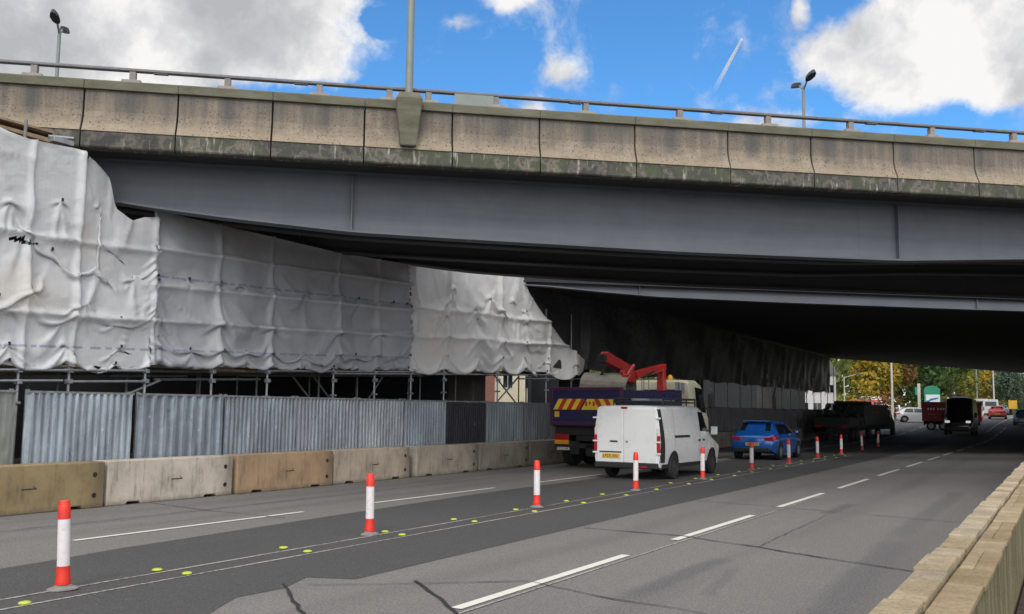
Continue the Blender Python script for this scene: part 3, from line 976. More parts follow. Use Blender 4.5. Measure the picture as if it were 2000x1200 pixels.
for y in stand_y:
    b = MB()
    b.tube((XS, y, 0), (XS + random.uniform(-.03, .03), y + random.uniform(-.03, .03), 5.55), 0.027, n=8)
    b.build('standard', M['galv'], scf, smooth=True)
for x, ys_, mt in ((-18.2, [10.1, 12.9, 14.6, 16.7, 18.6, 21.0, 22.7, 25.9, 28.0, 33.0], 'galv_dull'), (-19.6, [9.8, 11.5, 13.2, 16.2, 17.9, 19.3, 22.2, 24.4, 27.2, 31.4, 34.9], 'galv_dull')):
    for y in ys_:
        b = MB()
        b.tube((x, y, 0), (x, y, 5.3), 0.027, n=6)
        b.build('standard', M[mt], scf, smooth=True)
for y0, y1, dz_, x in ((8, 12.0, -0.32, XS + .06), (8.3, 13.9, -0.12, XS + .07), (12.1, 14.0, -0.34, XS + .06), (11.7, 14.9, -0.09, XS - .5), (14.6, 17.8, -0.30, XS - .45), (14.0, 18.3, -0.12, XS - .4), (17.2, 24, -0.10, XS + .05), (20, 33, -0.16, XS + .05),
                       (13.9, 16.0, -.22, XS - 1.0), (18, 26, -.2, XS - 1.3), (24.5, 36, -.12, XS - 1.4), (30, 36.5, -0.30, XS + .05)):
    b = MB()
    b.tube((x, y0, bot(y0) + dz_), (x, y1, bot(y1) + dz_), 0.027, n=8)
    b.build('ledger', M['galv'], scf, smooth=True)
for p0, p1 in (((XS + .1, 12.75, 1.75), (XS - .1, 14.45, 2.33)), ((-18.2, 19.6, 2.9), (-18.2, 22.6, 0.4)), ((-18.3, 20.6, 2.9), (-18.3, 23.4, 0.5)), ((-17.4, 29.2, 1.9), (-17.4, 31.0, 3.0)), ((-17.4, 31.0, 1.9), (-17.4, 29.2, 3.0)), ((-18.3, 24.2, 2.9), (-18.3, 21.7, 0.4))):
    b = MB()
    b.tube(p0, p1, 0.027, n=8)
    b.build('brace', M['galv'], scf, smooth=True)
b = MB()
for y in stand_y:
    for dz_ in (-0.12, -0.33):
        b.box(XS - .05, XS + .085, y - .05, y + .05, bot(y) + dz_ - .05, bot(y) + dz_ + .04)
    b.box(XS - .1, XS + .1, y - .03, y + .03, bot(y) - .75, bot(y) - .70)
b.build('tube_clamps', M['galv'], scf, bevel=0.01)
b = MB()
for j in range(46):
    y0 = 6.0
    x = -17.05 - j * 0.245
    for k in range(8):
        ya = 6.0 + k * 3.95
        b.box(x - .225, x, ya, ya + 3.9, bot(ya) - 0.02 + random.uniform(-.012, .012), bot(ya) + 0.03)
b.build('shade_deck', M['timber'], scf)  # boarded ceiling added to keep light out of the works below

bd = thing('scaffold_boards', 'stack of weathered timber boards on top of the sheeting at the left edge', 'boards', (-17.15, 10.6, 6.8))
for i in range(9):
    b = MB()
    y0, y1 = -2.4 + random.uniform(-.5, .4), 1.35 + random.uniform(-.5, .12)
    x = -0.25 + 0.11 * (i % 4) + random.uniform(-.05, .05)
    z0 = 0.02 + 0.07 * (i // 2) + random.uniform(-.02, .02)
    tilt = random.uniform(-.02, .03)
    Mx = Matrix.Translation((x, 0, z0)) @ Matrix.Rotation(random.uniform(-.03, .03), 4, 'Z') @ Matrix.Rotation(tilt - .012, 4, 'X')
    b.box(-0.11, 0.11, y0, y1, 0, 0.042, M=Mx)
    b.build('board', M['timber'], bd)
b = MB()
b.tube((0.28, 0.35, -0.25), (0.28, 0.36, 0.33), 0.03, n=8)
b.build('toe_post', M['post_base'], bd)
cl = MB()
cl.box(-.12, .12, -.22, .22, 0, .10)
cl.tube((-.1, -.2, .13), (.1, .22, .16), .03)
cl.tube((.0, .24, -.1), (.0, .24, .2), .022)
tag(cl.build('tube_fitting', M['galv'], bevel=.01), 'small grey clamp bundle at the sheeting corner below the concrete fascia', 'clamp').location = (-16.95, 11.75, 6.86)

# dark screens added to keep the works in shade, and the pier that carries the decks
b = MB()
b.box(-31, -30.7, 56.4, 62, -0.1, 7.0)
tag(b.build('shade_screen', M['shade_board']), 'short added dark screen right of the cream house glimpse, behind the tipper lorry', 'screen')
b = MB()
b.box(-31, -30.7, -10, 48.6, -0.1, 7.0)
tag(b.build('shade_screen', M['shade_board']), 'added dark screen for the shade at the far side of the works under the bridge', 'screen')
for ya, yb, lab in ((86, 93.4, 'added dark screen right beside the cream lorry cab, under the dark sheeting'), (94.4, 103.2, 'second added dark screen right of the cream lorry cab, under the dark sheeting'), (104.2, 119.4, 'wide added dark screen above the blue car, under the dark sheeting'), (120.4, 133, 'last added dark screen before the white boarded building')):
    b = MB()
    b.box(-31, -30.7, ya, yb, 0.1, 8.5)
    tag(b.build('shade_screen', M['shade_board']), lab, 'screen')
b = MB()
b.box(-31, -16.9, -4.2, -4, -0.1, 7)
tag(b.build('shade_screen', M['shade_board']), 'added dark screen closing the near end of the works, unseen past the left edge', 'screen')

# ================================================================== SHEETING (draped cloth, relaxed on its ties)
def drape(name, s0, s1, fbot, ftop, res, pins, slack, seed, mat, label, group='sheets hung on the scaffold', steps=120, x0=-16.80, wind=0.5, hole=None, swag=None, lifts=(), ridge=0.07, creases=4.5):
    rg = np.random.default_rng(seed)
    nu = int((s1 - s0) / res) + 1
    u = np.linspace(s0, s1, nu)
    bt = np.array([fbot(a) for a in u])
    tp = np.array([ftop(a) for a in u])
    nv = int(np.max(tp - bt) / res) + 1
    v = np.linspace(0, 1, nv)[:, None]
    P = np.zeros((nv, nu, 3))
    P[..., 0] = x0 + rg.normal(0, 0.004, (nv, nu))
    P[..., 1] = u[None, :]
    P[..., 2] = bt[None, :] + v * (tp - bt)[None, :]
    yn, zn = P[..., 1].copy(), P[..., 2].copy()
    # low-frequency slack map, so that folds gather here and the sheet is taut there
    lf = np.zeros((nv, nu))
    for _ in range(14):
        a, b_, ph = rg.normal(0, 1.1), rg.normal(0, 1.3), rg.uniform(0, 6.28)
        lf += np.sin(a * yn + b_ * zn + ph)
    lf = (lf - lf.min()) / (lf.max() - lf.min())
    sl = 1 + slack * (0.25 + 1.2 * lf)
    if swag:
        for cy, cz, ry, rz_, k in swag:
            sl += k * np.exp(-((yn - cy) / ry) ** 2 - ((zn - cz) / rz_) ** 2)
    W = np.ones((nv, nu))
    pinned = []
    for (py_, pz_) in pins:
        i = int(round((py_ - s0) / (s1 - s0) * (nu - 1)))
        if not 0 <= i < nu:
            continue
        f = (pz_ - bt[i]) / (tp[i] - bt[i])
        if f < -0.01 or f > 1.01:
            continue
        j = int(round(min(1, max(0, f)) * (nv - 1)))
        W[j, i] = 0
        P[j, i, 0] = x0 + rg.uniform(0, 0.02)
        pinned.append((j, i))
    W[nv - 1, :] = 0
    W[0, ::7] = 0
    W[:, 0] = np.where(np.arange(nv) % 4 == 0, 0, W[:, 0])
    W[:, -1] = np.where(np.arange(nv) % 4 == 0, 0, W[:, -1])
    cons = []
    yz = np.stack([np.zeros_like(yn), yn, zn], -1)
    def addc(sa, sb, k, ku=1.0):
        L = np.linalg.norm(yz[sa] - yz[sb], axis=-1) * (1 + ku * (0.5 * (sl[sa] + sl[sb]) - 1))
        wa, wb = W[sa], W[sb]
        ws = wa + wb
        ws[ws == 0] = 1
        cons.append((sa, sb, L, (wa / ws * k)[..., None], (wb / ws * k)[..., None]))
    for par in (0, 1):
        n_ = (nu - par) // 2
        addc((slice(None), slice(par, par + 2 * n_ - 0, 2)), (slice(None), slice(par + 1, par + 2 * n_ + 1, 2)), 1.0, 0.55)
    for par in (0, 1):
        n_ = (nv - par) // 2
        addc((slice(par, par + 2 * n_, 2), slice(None)), (slice(par + 1, par + 2 * n_ + 1, 2), slice(None)), 1.0)
    addc((slice(0, nv - 1), slice(0, nu - 1)), (slice(1, nv), slice(1, nu)), 0.45)
    addc((slice(0, nv - 1), slice(1, nu)), (slice(1, nv), slice(0, nu - 1)), 0.45)
    addc((slice(None), slice(0, nu - 2)), (slice(None), slice(2, nu)), 0.16)
    addc((slice(0, nv - 2), slice(None)), (slice(2, nv), slice(None)), 0.16)
    wf = np.zeros((nv, nu))
    for _ in range(10):
        a, b_, ph = rg.normal(0, 1.6), rg.normal(0, 1.8), rg.uniform(0, 6.28)
        wf += np.sin(a * yn + b_ * zn + ph)
    wf = wf / 3.0 * wind - 0.25
    dt = 0.02
    Vp = P.copy()
    for s in range(steps):
        vel = (P - Vp) * 0.96
        Vp = P.copy()
        acc = np.zeros_like(P)
        acc[..., 2] = -9.8
        acc[..., 0] = wf * 9 + rg.normal(0, 0.5, (nv, nu))
        P = P + (vel + acc * dt * dt) * (W[..., None])
        for _ in range(5):
            for sa, sb, L, wa, wb in cons:
                d = P[sb] - P[sa]
                l = np.linalg.norm(d, axis=-1)
                g_ = ((l - L) / np.maximum(l, 1e-6))[..., None] * d
                P[sa] += g_ * wa
                P[sb] -= g_ * wb
            P[..., 0] = np.clip(P[..., 0], x0 - 0.015, x0 + 0.42)
            for zl in lifts:                      # the cloth rides over the ledgers and standards behind it
                k = np.abs(P[..., 2] - zl - (P[..., 1] - 10.7) * 0.0335) < res * 0.6
                P[..., 0] = np.where(k, np.maximum(P[..., 0], x0 + 0.06), P[..., 0])
            for ysd in stand_y:
                k = np.abs(P[..., 1] - ysd) < res * 0.6
                P[..., 0] = np.where(k, np.maximum(P[..., 0], x0 + 0.05), P[..., 0])
    # crumpling: the film breaks into flat facets between sharp creases
    for dens_, amp, an in ((0.9, 0.15, 1.4), (4.0, 0.05, 1.2)):
        ns = max(8, int(dens_ * (s1 - s0) * float(np.max(tp - bt))))
        sy, sz = rg.uniform(s0 - .5, s1 + .5, ns), rg.uniform(bt.min() - .5, tp.max() + .5, ns)
        q = rg.uniform(0, .25, ns)
        best = np.full((nv, nu), 1e9)
        for a_, b_, c_ in zip(sy, sz, q):
            best = np.minimum(best, np.sqrt(((yn - a_) / an) ** 2 + (zn - b_) ** 2) + c_)
        P[..., 0] += amp * (best - best.mean()) * W
    # long taut creases, many of them running from one tie to the next
    tie = [(yn[j, i], zn[j, i]) for j, i in pinned]
    area = (s1 - s0) * float(np.mean(tp - bt))
    for _ in range(int(area * creases)):
        if tie and rg.uniform() < 0.75:
            a_ = tie[rg.integers(len(tie))]
        else:
            a_ = (rg.uniform(s0, s1), rg.uniform(bt.min(), tp.max()))
        near_ = [q_ for q_ in tie if 0.3 < math.hypot(q_[0] - a_[0], q_[1] - a_[1]) < 2.2]
        if near_ and rg.uniform() < 0.5:
            b_ = near_[rg.integers(len(near_))]
        else:
            th, Ln = rg.uniform(0, 2 * math.pi), rg.uniform(0.4, 1.4)
            b_ = (a_[0] + Ln * math.cos(th), a_[1] + Ln * math.sin(th))
        Ln = math.hypot(b_[0] - a_[0], b_[1] - a_[1])
        sag = rg.uniform(0, 0.28) * Ln
        mid = ((a_[0] + b_[0]) / 2 + rg.normal(0, .05), (a_[1] + b_[1]) / 2 - sag)
        amp_, w_ = rg.uniform(0.015, 0.06) * min(1, Ln), rg.uniform(0.030, 0.075)
        if rg.uniform() < 0.25:
            amp_ = -amp_
        bestd, bestu = np.full((nv, nu), 1e9), np.zeros((nv, nu))
        for k in range(15):
            u_ = k / 14
            py_ = (1 - u_) ** 2 * a_[0] + 2 * u_ * (1 - u_) * mid[0] + u_ * u_ * b_[0]
            pz_ = (1 - u_) ** 2 * a_[1] + 2 * u_ * (1 - u_) * mid[1] + u_ * u_ * b_[1]
            dd = np.hypot(yn - py_, zn - pz_)
            mk = dd < bestd
            bestd = np.where(mk, dd, bestd)
            bestu = np.where(mk, u_, bestu)
        P[..., 0] += amp_ * np.exp(-bestd / w_) * np.sin(np.pi * np.clip(bestu * .92 + .06, 0, 1)) ** .7
    for zl in lifts:
        dz_ = P[..., 2] - zl - (P[..., 1] - 10.7) * 0.0335 + 0.03 * np.sin(yn * 1.1)
        P[..., 0] += ridge * np.exp(-(dz_ / 0.055) ** 2)
    for ysd in stand_y:
        P[..., 0] += ridge * 0.8 * np.exp(-((P[..., 1] - ysd) / 0.05) ** 2)
    P[..., 0] = np.maximum(P[..., 0], x0 - 0.02)
    vs = P.reshape(-1, 3)
    fs = []
    for j in range(nv - 1):
        for i in range(nu - 1):
            if hole:
                c = P[j, i]
                if any(((c[1] - hy) / ry) ** 2 + ((c[2] - hz) / rz_) ** 2 < 1 for hy, hz, ry, rz_ in hole):
                    continue
            fs.append((j * nu + i, j * nu + i + 1, (j + 1) * nu + i + 1, (j + 1) * nu + i))
    mb = MB()
    mb.add(vs, fs)
    root = thing(name, label, 'sheeting', (0, 0, 0), 0, group)
    o = mb.build('cloth', mat, root, smooth=True)
    tk = MB()
    for j, i in pinned:
        if rg.uniform() < 0.6:
            c = P[j, i]
            tk.box(c[0] + .005, c[0] + .03, c[1] - .018, c[1] + .018, c[2] - .03, c[2] + .03)
    if tk.v:
        tk.build('tie_toggles', M['black'], root)
    return root


def lerp(pts):
    def f(a):
        for (p, q), (r_, s_) in zip(pts, pts[1:]):
            if a <= r_:
                return q + (s_ - q) * max(0, (a - p) / (r_ - p))
        return pts[-1][1]
    return f


topA = lerp([(6, 7.0), (10.3, 6.86), (10.6, 6.80), (11.0, 6.76), (12.1, 6.82), (12.45, 6.66), (12.8, 6.40), (12.92, 6.0), (13.0, 5.80), (13.4, 5.62), (13.7, 5.75), (14.1, 5.82)])
hem = lambda a: bot(a) - 0.02 + 0.025 * abs(math.sin(a * 1.45)) + 0.015 * math.sin(a * 3.1 + 1)
pinsA = []
for y in (9.3, 10.9, 12.0, 13.2, 14.1):
    for dz_ in (0.05, 0.38, 0.95):
        pinsA.append((y + random.uniform(-.08, .08), bot(y) + dz_))
pinsA += [(10.6, 3.75), (11.1, 4.0), (12.3, 3.9), (11.6, 4.75), (12.55, 4.6), (13.5, 4.5), (14.1, 4.45), (14.1, 5.0), (10.7, 5.55), (11.75, 5.75), (12.6, 5.75), (10.4, 6.5), (12.2, 6.7), (9.2, 6.4), (9.4, 4.8), (13.0, 4.95), (8.2, 5), (8.0, 3.6), (11.05, 5.1)]
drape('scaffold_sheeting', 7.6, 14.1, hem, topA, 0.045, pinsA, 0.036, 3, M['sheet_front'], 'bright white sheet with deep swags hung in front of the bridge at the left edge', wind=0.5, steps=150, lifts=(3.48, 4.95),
      hole=[(10.95, 4.78, 0.30, 0.045)], swag=[(12.0, 5.2, 0.9, 0.6, 0.14), (13.2, 5.0, 0.7, 0.5, 0.12), (10.8, 5.0, 0.8, 0.5, 0.08), (11.5, 3.8, 1.2, 0.5, 0.05)])
topB = lerp([(13.9, 5.97), (15, 5.95), (17, 5.95), (20, 5.92), (23.4, 6.04)])
pinsB = []
for y in (14.12, 15.9, 17.6, 20.0, 21.8, 23.2):
    for dz_ in (0.04, 0.38, 1.0, 1.90):
        pinsB.append((y + random.uniform(-.05, .05), bot(y) + dz_))
for y in (15, 16.7, 18.8, 20.9, 22.5):
    for dz_ in (0.38, 1.92):
        pinsB.append((y + random.uniform(-.2, .2), bot(y) + dz_))
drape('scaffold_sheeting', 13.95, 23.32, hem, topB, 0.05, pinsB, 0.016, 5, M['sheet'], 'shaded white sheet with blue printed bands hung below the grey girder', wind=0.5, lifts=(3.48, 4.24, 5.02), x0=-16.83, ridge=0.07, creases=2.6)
topC = lerp([(23, 5.95), (23.4, 6.2), (24, 6.9), (26, 7.3), (29.2, 7.3), (30.0, 6.7), (30.6, 6.0), (31.4, 5.5), (32.4, 4.9), (33.6, 4.3), (35.2, 3.8)])  # slopes down on the right to draw the diagonal edge of the shade
pinsC = []
for y in (23.3, 25.2, 27.0, 28.6, 30.3, 32.1, 34.2, 36.4):
    for dz_ in (0.04, 0.42, 1.0, 1.7, 2.1):
        pinsC.append((y + random.uniform(-.1, .1), bot(y) + dz_ + random.uniform(-.05, .05)))
pinsC += [(24.0, 6.2), (25.5, 5.6), (27.8, 5.5), (29.5, 5.6), (26.4, 6.6), (28.5, 6.7)]
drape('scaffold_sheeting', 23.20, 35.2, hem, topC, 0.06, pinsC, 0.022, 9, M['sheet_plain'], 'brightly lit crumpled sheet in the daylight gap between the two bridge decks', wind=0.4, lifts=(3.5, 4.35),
      swag=[(25.5, 5.3, 1.5, 0.7, 0.10), (28.5, 4.8, 1.8, 0.5, 0.08)])

shade_sheet = thing('shade_dark_sheeting', 'sheeting toned dark for the shade behind the tipper lorry, with torn pale strips', 'shade sheeting', (0, 0, 0), 0, 'sheets hung on the scaffold')  # stretch of sheeting whose dark colour stands in for the far deck's shade
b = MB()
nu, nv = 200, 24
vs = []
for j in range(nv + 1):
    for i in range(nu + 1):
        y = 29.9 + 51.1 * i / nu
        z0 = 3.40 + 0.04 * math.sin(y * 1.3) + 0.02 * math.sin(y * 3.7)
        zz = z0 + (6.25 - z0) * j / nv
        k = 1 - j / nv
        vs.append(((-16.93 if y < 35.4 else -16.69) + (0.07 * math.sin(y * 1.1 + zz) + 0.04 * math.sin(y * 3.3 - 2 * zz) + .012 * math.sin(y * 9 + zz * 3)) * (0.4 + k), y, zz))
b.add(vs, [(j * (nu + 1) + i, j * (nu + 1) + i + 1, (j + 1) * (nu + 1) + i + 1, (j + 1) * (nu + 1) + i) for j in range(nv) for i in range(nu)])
b.build('shade_sheet', M['shade_sheet'], shade_sheet, smooth=True)
b = MB()
for i in range(18):
    y = random.uniform(60, 79)
    zt = random.uniform(3.6, 4.6)
    L = random.uniform(0.4, 1.2)
    wd = random.uniform(.10, .42)
    xs = -16.62 + random.uniform(-.05, .12)
    sw = random.uniform(-.25, .25)
    b = MB()
    b.add([(xs, y, zt), (xs + .02, y + wd, zt), (xs + .08, y + wd + sw * .5, zt - L * .5), (xs + .05, y + sw * .5, zt - L * .5), (xs, y + wd * .6 + sw, zt - L), (xs + .03, y + sw, zt - L)], [(0, 1, 2, 3), (3, 2, 4, 5)])
    b.build('torn_strip', M['strip'], shade_sheet)
for y in [37.5 + 2.4 * i for i in range(20)]:
    b = MB()
    b.tube((XS, y, 0), (XS, y, 5.6), 0.03, n=6)
    b.build('standard', M['galv_dull'], scf, smooth=True)

# ================================================================== BRIDGE
A = R(50)
bx, by = math.sin(A), math.cos(A)              # along the bridge
ORG = Vector((-16.8, 12.2, 0))


def frame(o):
    o.location = ORG
    o.rotation_euler = (0, 0, R(90) - A)       # local x runs along the bridge, local y away from the camera


def wpt(t, n, z=0):
    return Vector((ORG.x + bx * t - by * n, ORG.y + by * t + bx * n, z))


br = thing('near_bridge_deck', 'near flyover deck with buff concrete fascia over a grey steel girder', 'bridge', ORG, R(90) - A)
b = MB()
TA, TB = -26, 70
b.box(TA, TB, 0.16, 8.75, 6.93, 7.25)
b.box(TA, TB, 0.10, 0.34, 7.25, 8.05)
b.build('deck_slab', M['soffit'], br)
seams = [-9.3, -7.45, -5.6, -3.75, -1.93, -0.08, 1.72, 3.59, 5.47, 7.32, 9.22, 11.37, 13.54, 15.55, 17.61, 19.69]
while seams[-1] < TB:
    seams.append(seams[-1] + 2.06)
while seams[0] > TA:
    seams.insert(0, seams[0] - 1.86)
prof = [(0.0, 8.085), (-0.005, 7.85), (0.0, 7.65), (-0.03, 7.50), (-0.075, 7.38), (-0.135, 7.27), (-0.16, 7.205)]
for a, c in zip(seams, seams[1:]):
    p = MB()
    j = random.uniform(-.008, .008)
    full = [(y + j, z) for y, z in prof] + [(0.12, 7.205), (0.12, 8.085)]
    p.prism(full, a + 0.018, c - 0.018, 'x')
    p.build('fascia_panel', M['fascia'], br, bevel=0.006)
    p = MB()
    p.prism([(-0.135 + j, 7.203), (-0.145 + j, 6.90), (-0.12 + j, 6.87), (0.15, 6.87), (0.15, 7.203)], a + 0.012, c - 0.012, 'x')
    p.build('edge_band', M['band'], br, bevel=0.006)
    p = MB()
    p.prism([(-0.075 + j, 8.087), (-0.075 + j, 8.255), (-0.05 + j, 8.28), (0.38, 8.30), (0.38, 8.087)], a + 0.004, c - 0.004, 'x')
    p.build('coping', M['coping'], br, bevel=0.008)
posts = [-1.07, 0.80, 2.66, 4.52, 5.98, 6.81, 8.27, 10.28, 12.45, 14.56, 16.6, 18.68, 20.84]
while posts[-1] < TB - 3:
    posts.append(posts[-1] + 2.08)
while posts[0] > TA + 3:
    posts.insert(0, posts[0] - 1.86)
for t in posts:
    p = MB()
    p.box(t - .21, t + .21, -0.06, 0.28, 8.25, 8.335, taper=0.03)
    p.box(t - .062, t + .062, 0.06, 0.20, 8.335, 8.53)
    p.build('rail_post', M['rail_post'], br, bevel=0.008)
p = MB()
p.box(TA, TB, 0.05, 0.19, 8.536, 8.597)
p.build('hand_rail', M['rail'], br, bevel=0.015)
for t in (1.2, 4.0, 9.9, 13.2, 17.0, 19.8):
    p = MB()
    p.box(t, t + .28, 0.07, 0.17, 8.518, 8.534)
    p.build('rail_joint', M['rail'], br)
p = MB()
p.box(7.36, 8.21, 0.02, 0.036, 8.29, 8.528)
p.build('infill_plate', M['lamp_pole'], br, bevel=0.004)

GB = lerp([(-26, 6.4), (-7, 6.3), (0.33, 6.06), (1.15, 5.96), (2.7, 5.815), (5.27, 5.63), (7.7, 5.585), (12.8, 5.51), (18.3, 5.52), (21.8, 5.70), (31, 5.95), (70, 6.2)])
GBF = lerp([(-26, 6.5), (5, 6.2), (7.1, 6.08), (8.6, 5.92), (10.5, 5.835), (15.5, 5.74), (28, 5.74), (70, 6.0)])


def girder(name, par, n0, t0, t1, top, mat, stiff=(), fl=0.16, off=0.0, st=0.5, GB=GB):
    m_ = MB()
    k = int((t1 - t0) / st)
    for i in range(k):
        a, c = t0 + (t1 - t0) * i / k, t0 + (t1 - t0) * (i + 1) / k
        za, zc = GB(a) + off, GB(c) + off
        # web
        vs = [(a, n0, za), (c, n0, zc), (c, n0, top), (a, n0, top), (a, n0 + .03, za), (c, n0 + .03, zc), (c, n0 + .03, top), (a, n0 + .03, top)]
        m_.add(vs, [(0, 1, 2, 3), (5, 4, 7, 6)])
        # bottom flange
        vs = []
        for t, z in ((a, za), (c, zc)):
            vs += [(t, n0 - fl, z - .045), (t, n0 - fl, z), (t, n0 + fl + .1, z), (t, n0 + fl + .1, z - .045)]
        m_.add(vs, [(0, 4, 5, 1), (1, 5, 6, 2), (2, 6, 7, 3), (3, 7, 4, 0)])
        vs = [(a, n0 - fl, top - .05), (c, n0 - fl, top - .05), (c, n0 - fl, top), (a, n0 - fl, top), (a, n0 + fl, top - .05), (c, n0 + fl, top - .05)]
        m_.add(vs, [(0, 1, 2, 3), (0, 4, 5, 1)])
    o = m_.build(name, mat, par)
    for t in stiff:
        s = MB()
        s.box(t - .012, t + .012, n0 - fl + .02, n0 - .002, GB(t) + off + .003, top - .052)
        s.build('stiffener', mat, o)
    return o


girder('main_girder', br, 1.10, TA, TB, 6.925, M['girder'], (5.27, 18.3, -8, 31))
for n0 in (3.6, 6.0, 8.4):
    girder('inner_girder', br, n0, TA, TB, 6.925, M['girder_shade'], st=1.0, off=0.30 if n0 < 8 else 0.0, GB=GB if n0 < 8 else GBF)
b = MB()
for t in range(-20, 66, 6):
    b.box(t - .02, t + .02, 1.2, 8.3, 6.2, 6.9)
b.build('cross_bracing', M['girder_shade'], br)
b = MB()
b.box(TA, TB, 8.6, 8.8, 7.25, 7.6)
b.build('far_parapet', M['coping'], br)

br2 = thing('far_bridge_deck', 'far wide flyover deck, dark underside with a pale girder strip facing the daylight gap', 'bridge', ORG, R(90) - A)


def loc2(x, y):
    d = Vector((x, y, 0)) - ORG
    return d.x * bx + d.y * by, -d.x * by + d.y * bx


far0, far1 = loc2(-16.8 - .342 * 24, 85 - .94 * 24), loc2(-16.8 + .342 * 95, 85 + .94 * 95)
poly = [(-25, 13.8), (100, 13.8), far1, far0]
b = MB()
b.prism(poly, 6.36, 7.2, 'z')
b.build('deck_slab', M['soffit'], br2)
b = MB()
b.box(-25, 100, 13.7, 13.9, 7.21, 7.6)
b.build('edge_parapet', M['coping'], br2)
b = MB()
GB2 = lerp([(-25, 6.4), (8, 6.33), (12, 6.29), (16, 6.03), (21, 5.97), (30, 5.94), (60, 6.1), (100, 6.2)])
k = 60
for i in range(k):
    a, c = -25 + 125 * i / k, -25 + 125 * (i + 1) / k
    za, zc = GB2(a), GB2(c)
    b.add([(a, 14.0, za), (c, 14.0, zc), (c, 14.0, 6.9), (a, 14.0, 6.9), (a, 14.03, za), (c, 14.03, zc), (c, 14.03, 6.9), (a, 14.03, 6.9)], [(0, 1, 2, 3), (5, 4, 7, 6)])
    b.add([(a, 13.86, za - .04), (a, 13.86, za), (a, 14.2, za), (a, 14.2, za - .04), (c, 13.86, zc - .04), (c, 13.86, zc), (c, 14.2, zc), (c, 14.2, zc - .04)], [(0, 4, 5, 1), (1, 5, 6, 2), (2, 6, 7, 3), (3, 7, 4, 0)])
gg = b.build('edge_girder', M['girder_lit'], br2)
for t in (15.93, 29.7, 46):
    s = MB()
    s.box(t - .012, t + .012, 13.88, 13.998, GB2(t) + .003, 6.85)
    s.build('stiffener', M['girder_lit'], gg)
for x, y, sx, sy in ((-20.6, 32.5, .55, .55), (-22, 45, .6, .6), (-21, 60, .6, .6), (-20.5, 76, .6, .6)):
    c = MB()
    c.box(x - sx, x + sx, y - sy, y + sy, 0, 6.35)
    p0 = c.build('pier_column', M['pier'], None, bevel=.04)
    p0.parent = br2
    p0.matrix_parent_inverse = (Matrix.Translation(ORG) @ Matrix.Rotation(R(90) - A, 4, 'Z')).inverted()

# lamp column on its bracket at the fascia
lc = thing('lamp_column', 'tall grey green lamp column rising from a tapered concrete bracket on the fascia', 'street lamp', wpt(6.38, -0.08, 8.3), R(90) - A)
b = MB()
b.tube((0, 0, 0.02), (0, 0, 1.2), 0.085, 0.08, 16)
b.tube((0, 0, 1.2), (0, 0, 8.5), 0.08, 0.055, 16)
b.build('column', M['lamp_pole'], lc, smooth=True)
b = MB()
z0, z1, zt = -1.05, -0.04, 0.10
vs = []
for zz, hw_, o0 in ((z0, .165, -.20), (z1, .275, -.26), (zt, .20, -.20)):
    vs += [(-hw_, o0, zz), (hw_, o0, zz), (hw_ * 1.05, 0.16, zz), (-hw_ * 1.05, 0.16, zz)]
b.add(vs, [(0, 1, 5, 4), (1, 2, 6, 5), (2, 3, 7, 6), (3, 0, 4, 7), (4, 5, 9, 8), (5, 6, 10, 9), (6, 7, 11, 10), (7, 4, 8, 11), (0, 3, 2, 1), (8, 9, 10, 11)])
b.build('bracket', M['coping'], lc, bevel=.025)
b = MB()
b.tube((0, 0, 8.4), (0, 1.1, 8.7), .04, .03)
b.build('arm', M['lamp_pole'], lc)
b = MB()
b.box(-.12, .12, 1.0, 1.7, 8.66, 8.80, taper=.04)
b.build('lantern', M['lamp_head'], lc, bevel=.03)


def twin_lamp(loc, label, rz, sc):
    r = thing('street_lamp', label, 'street lamp', loc, rz, 'twin headed lamps on the far deck')
    hgt = 16.35 - loc[2]
    b = MB()
    b.tube((0, 0, 0), (0, 0, hgt), 0.10, 0.065, 10)
    b.build('column', M['lamp_pole'], r, smooth=True)
    for s, dz_ in ((1, .25), (-1, .25)):
        b = MB()
        b.tube((0, 0, hgt - .15), (s * .35, 0, hgt + dz_ * .6), .045, .04, 8)
        b.build('arm', M['lamp_pole'], r)
        b = MB()
        Mx = Matrix.Translation((s * .34, 0, hgt + .12)) @ Matrix.Rotation(-R(12) * s, 4, 'Y')
        outl = [(0, -.07), (.15, -.15), (.45, -.18), (.72, -.10), (.80, 0), (.72, .10), (.45, .18), (.15, .15), (0, .07)]
        vs = [Mx @ Vector((s * a, c, 0)) for a, c in outl] + [Mx @ Vector((s * a * .95, c * .7, .19)) for a, c in outl]
        n_ = len(outl)
        b.add(vs, [tuple(range(n_ - 1, -1, -1)), tuple(range(n_, 2 * n_))] + [(i, (i + 1) % n_, n_ + (i + 1) % n_, n_ + i) for i in range(n_)])
        b.build('lantern', M['lamp_head'], r, bevel=.02)
    return r


twin_lamp((-33.8, 23.1, 7.2), 'twin headed street lamp against the grey cloud at the upper left', R(-50), 1)
twin_lamp((-9.8, 43.2, 7.2), 'twin headed street lamp against the white cloud at the upper right', R(-50), 1)

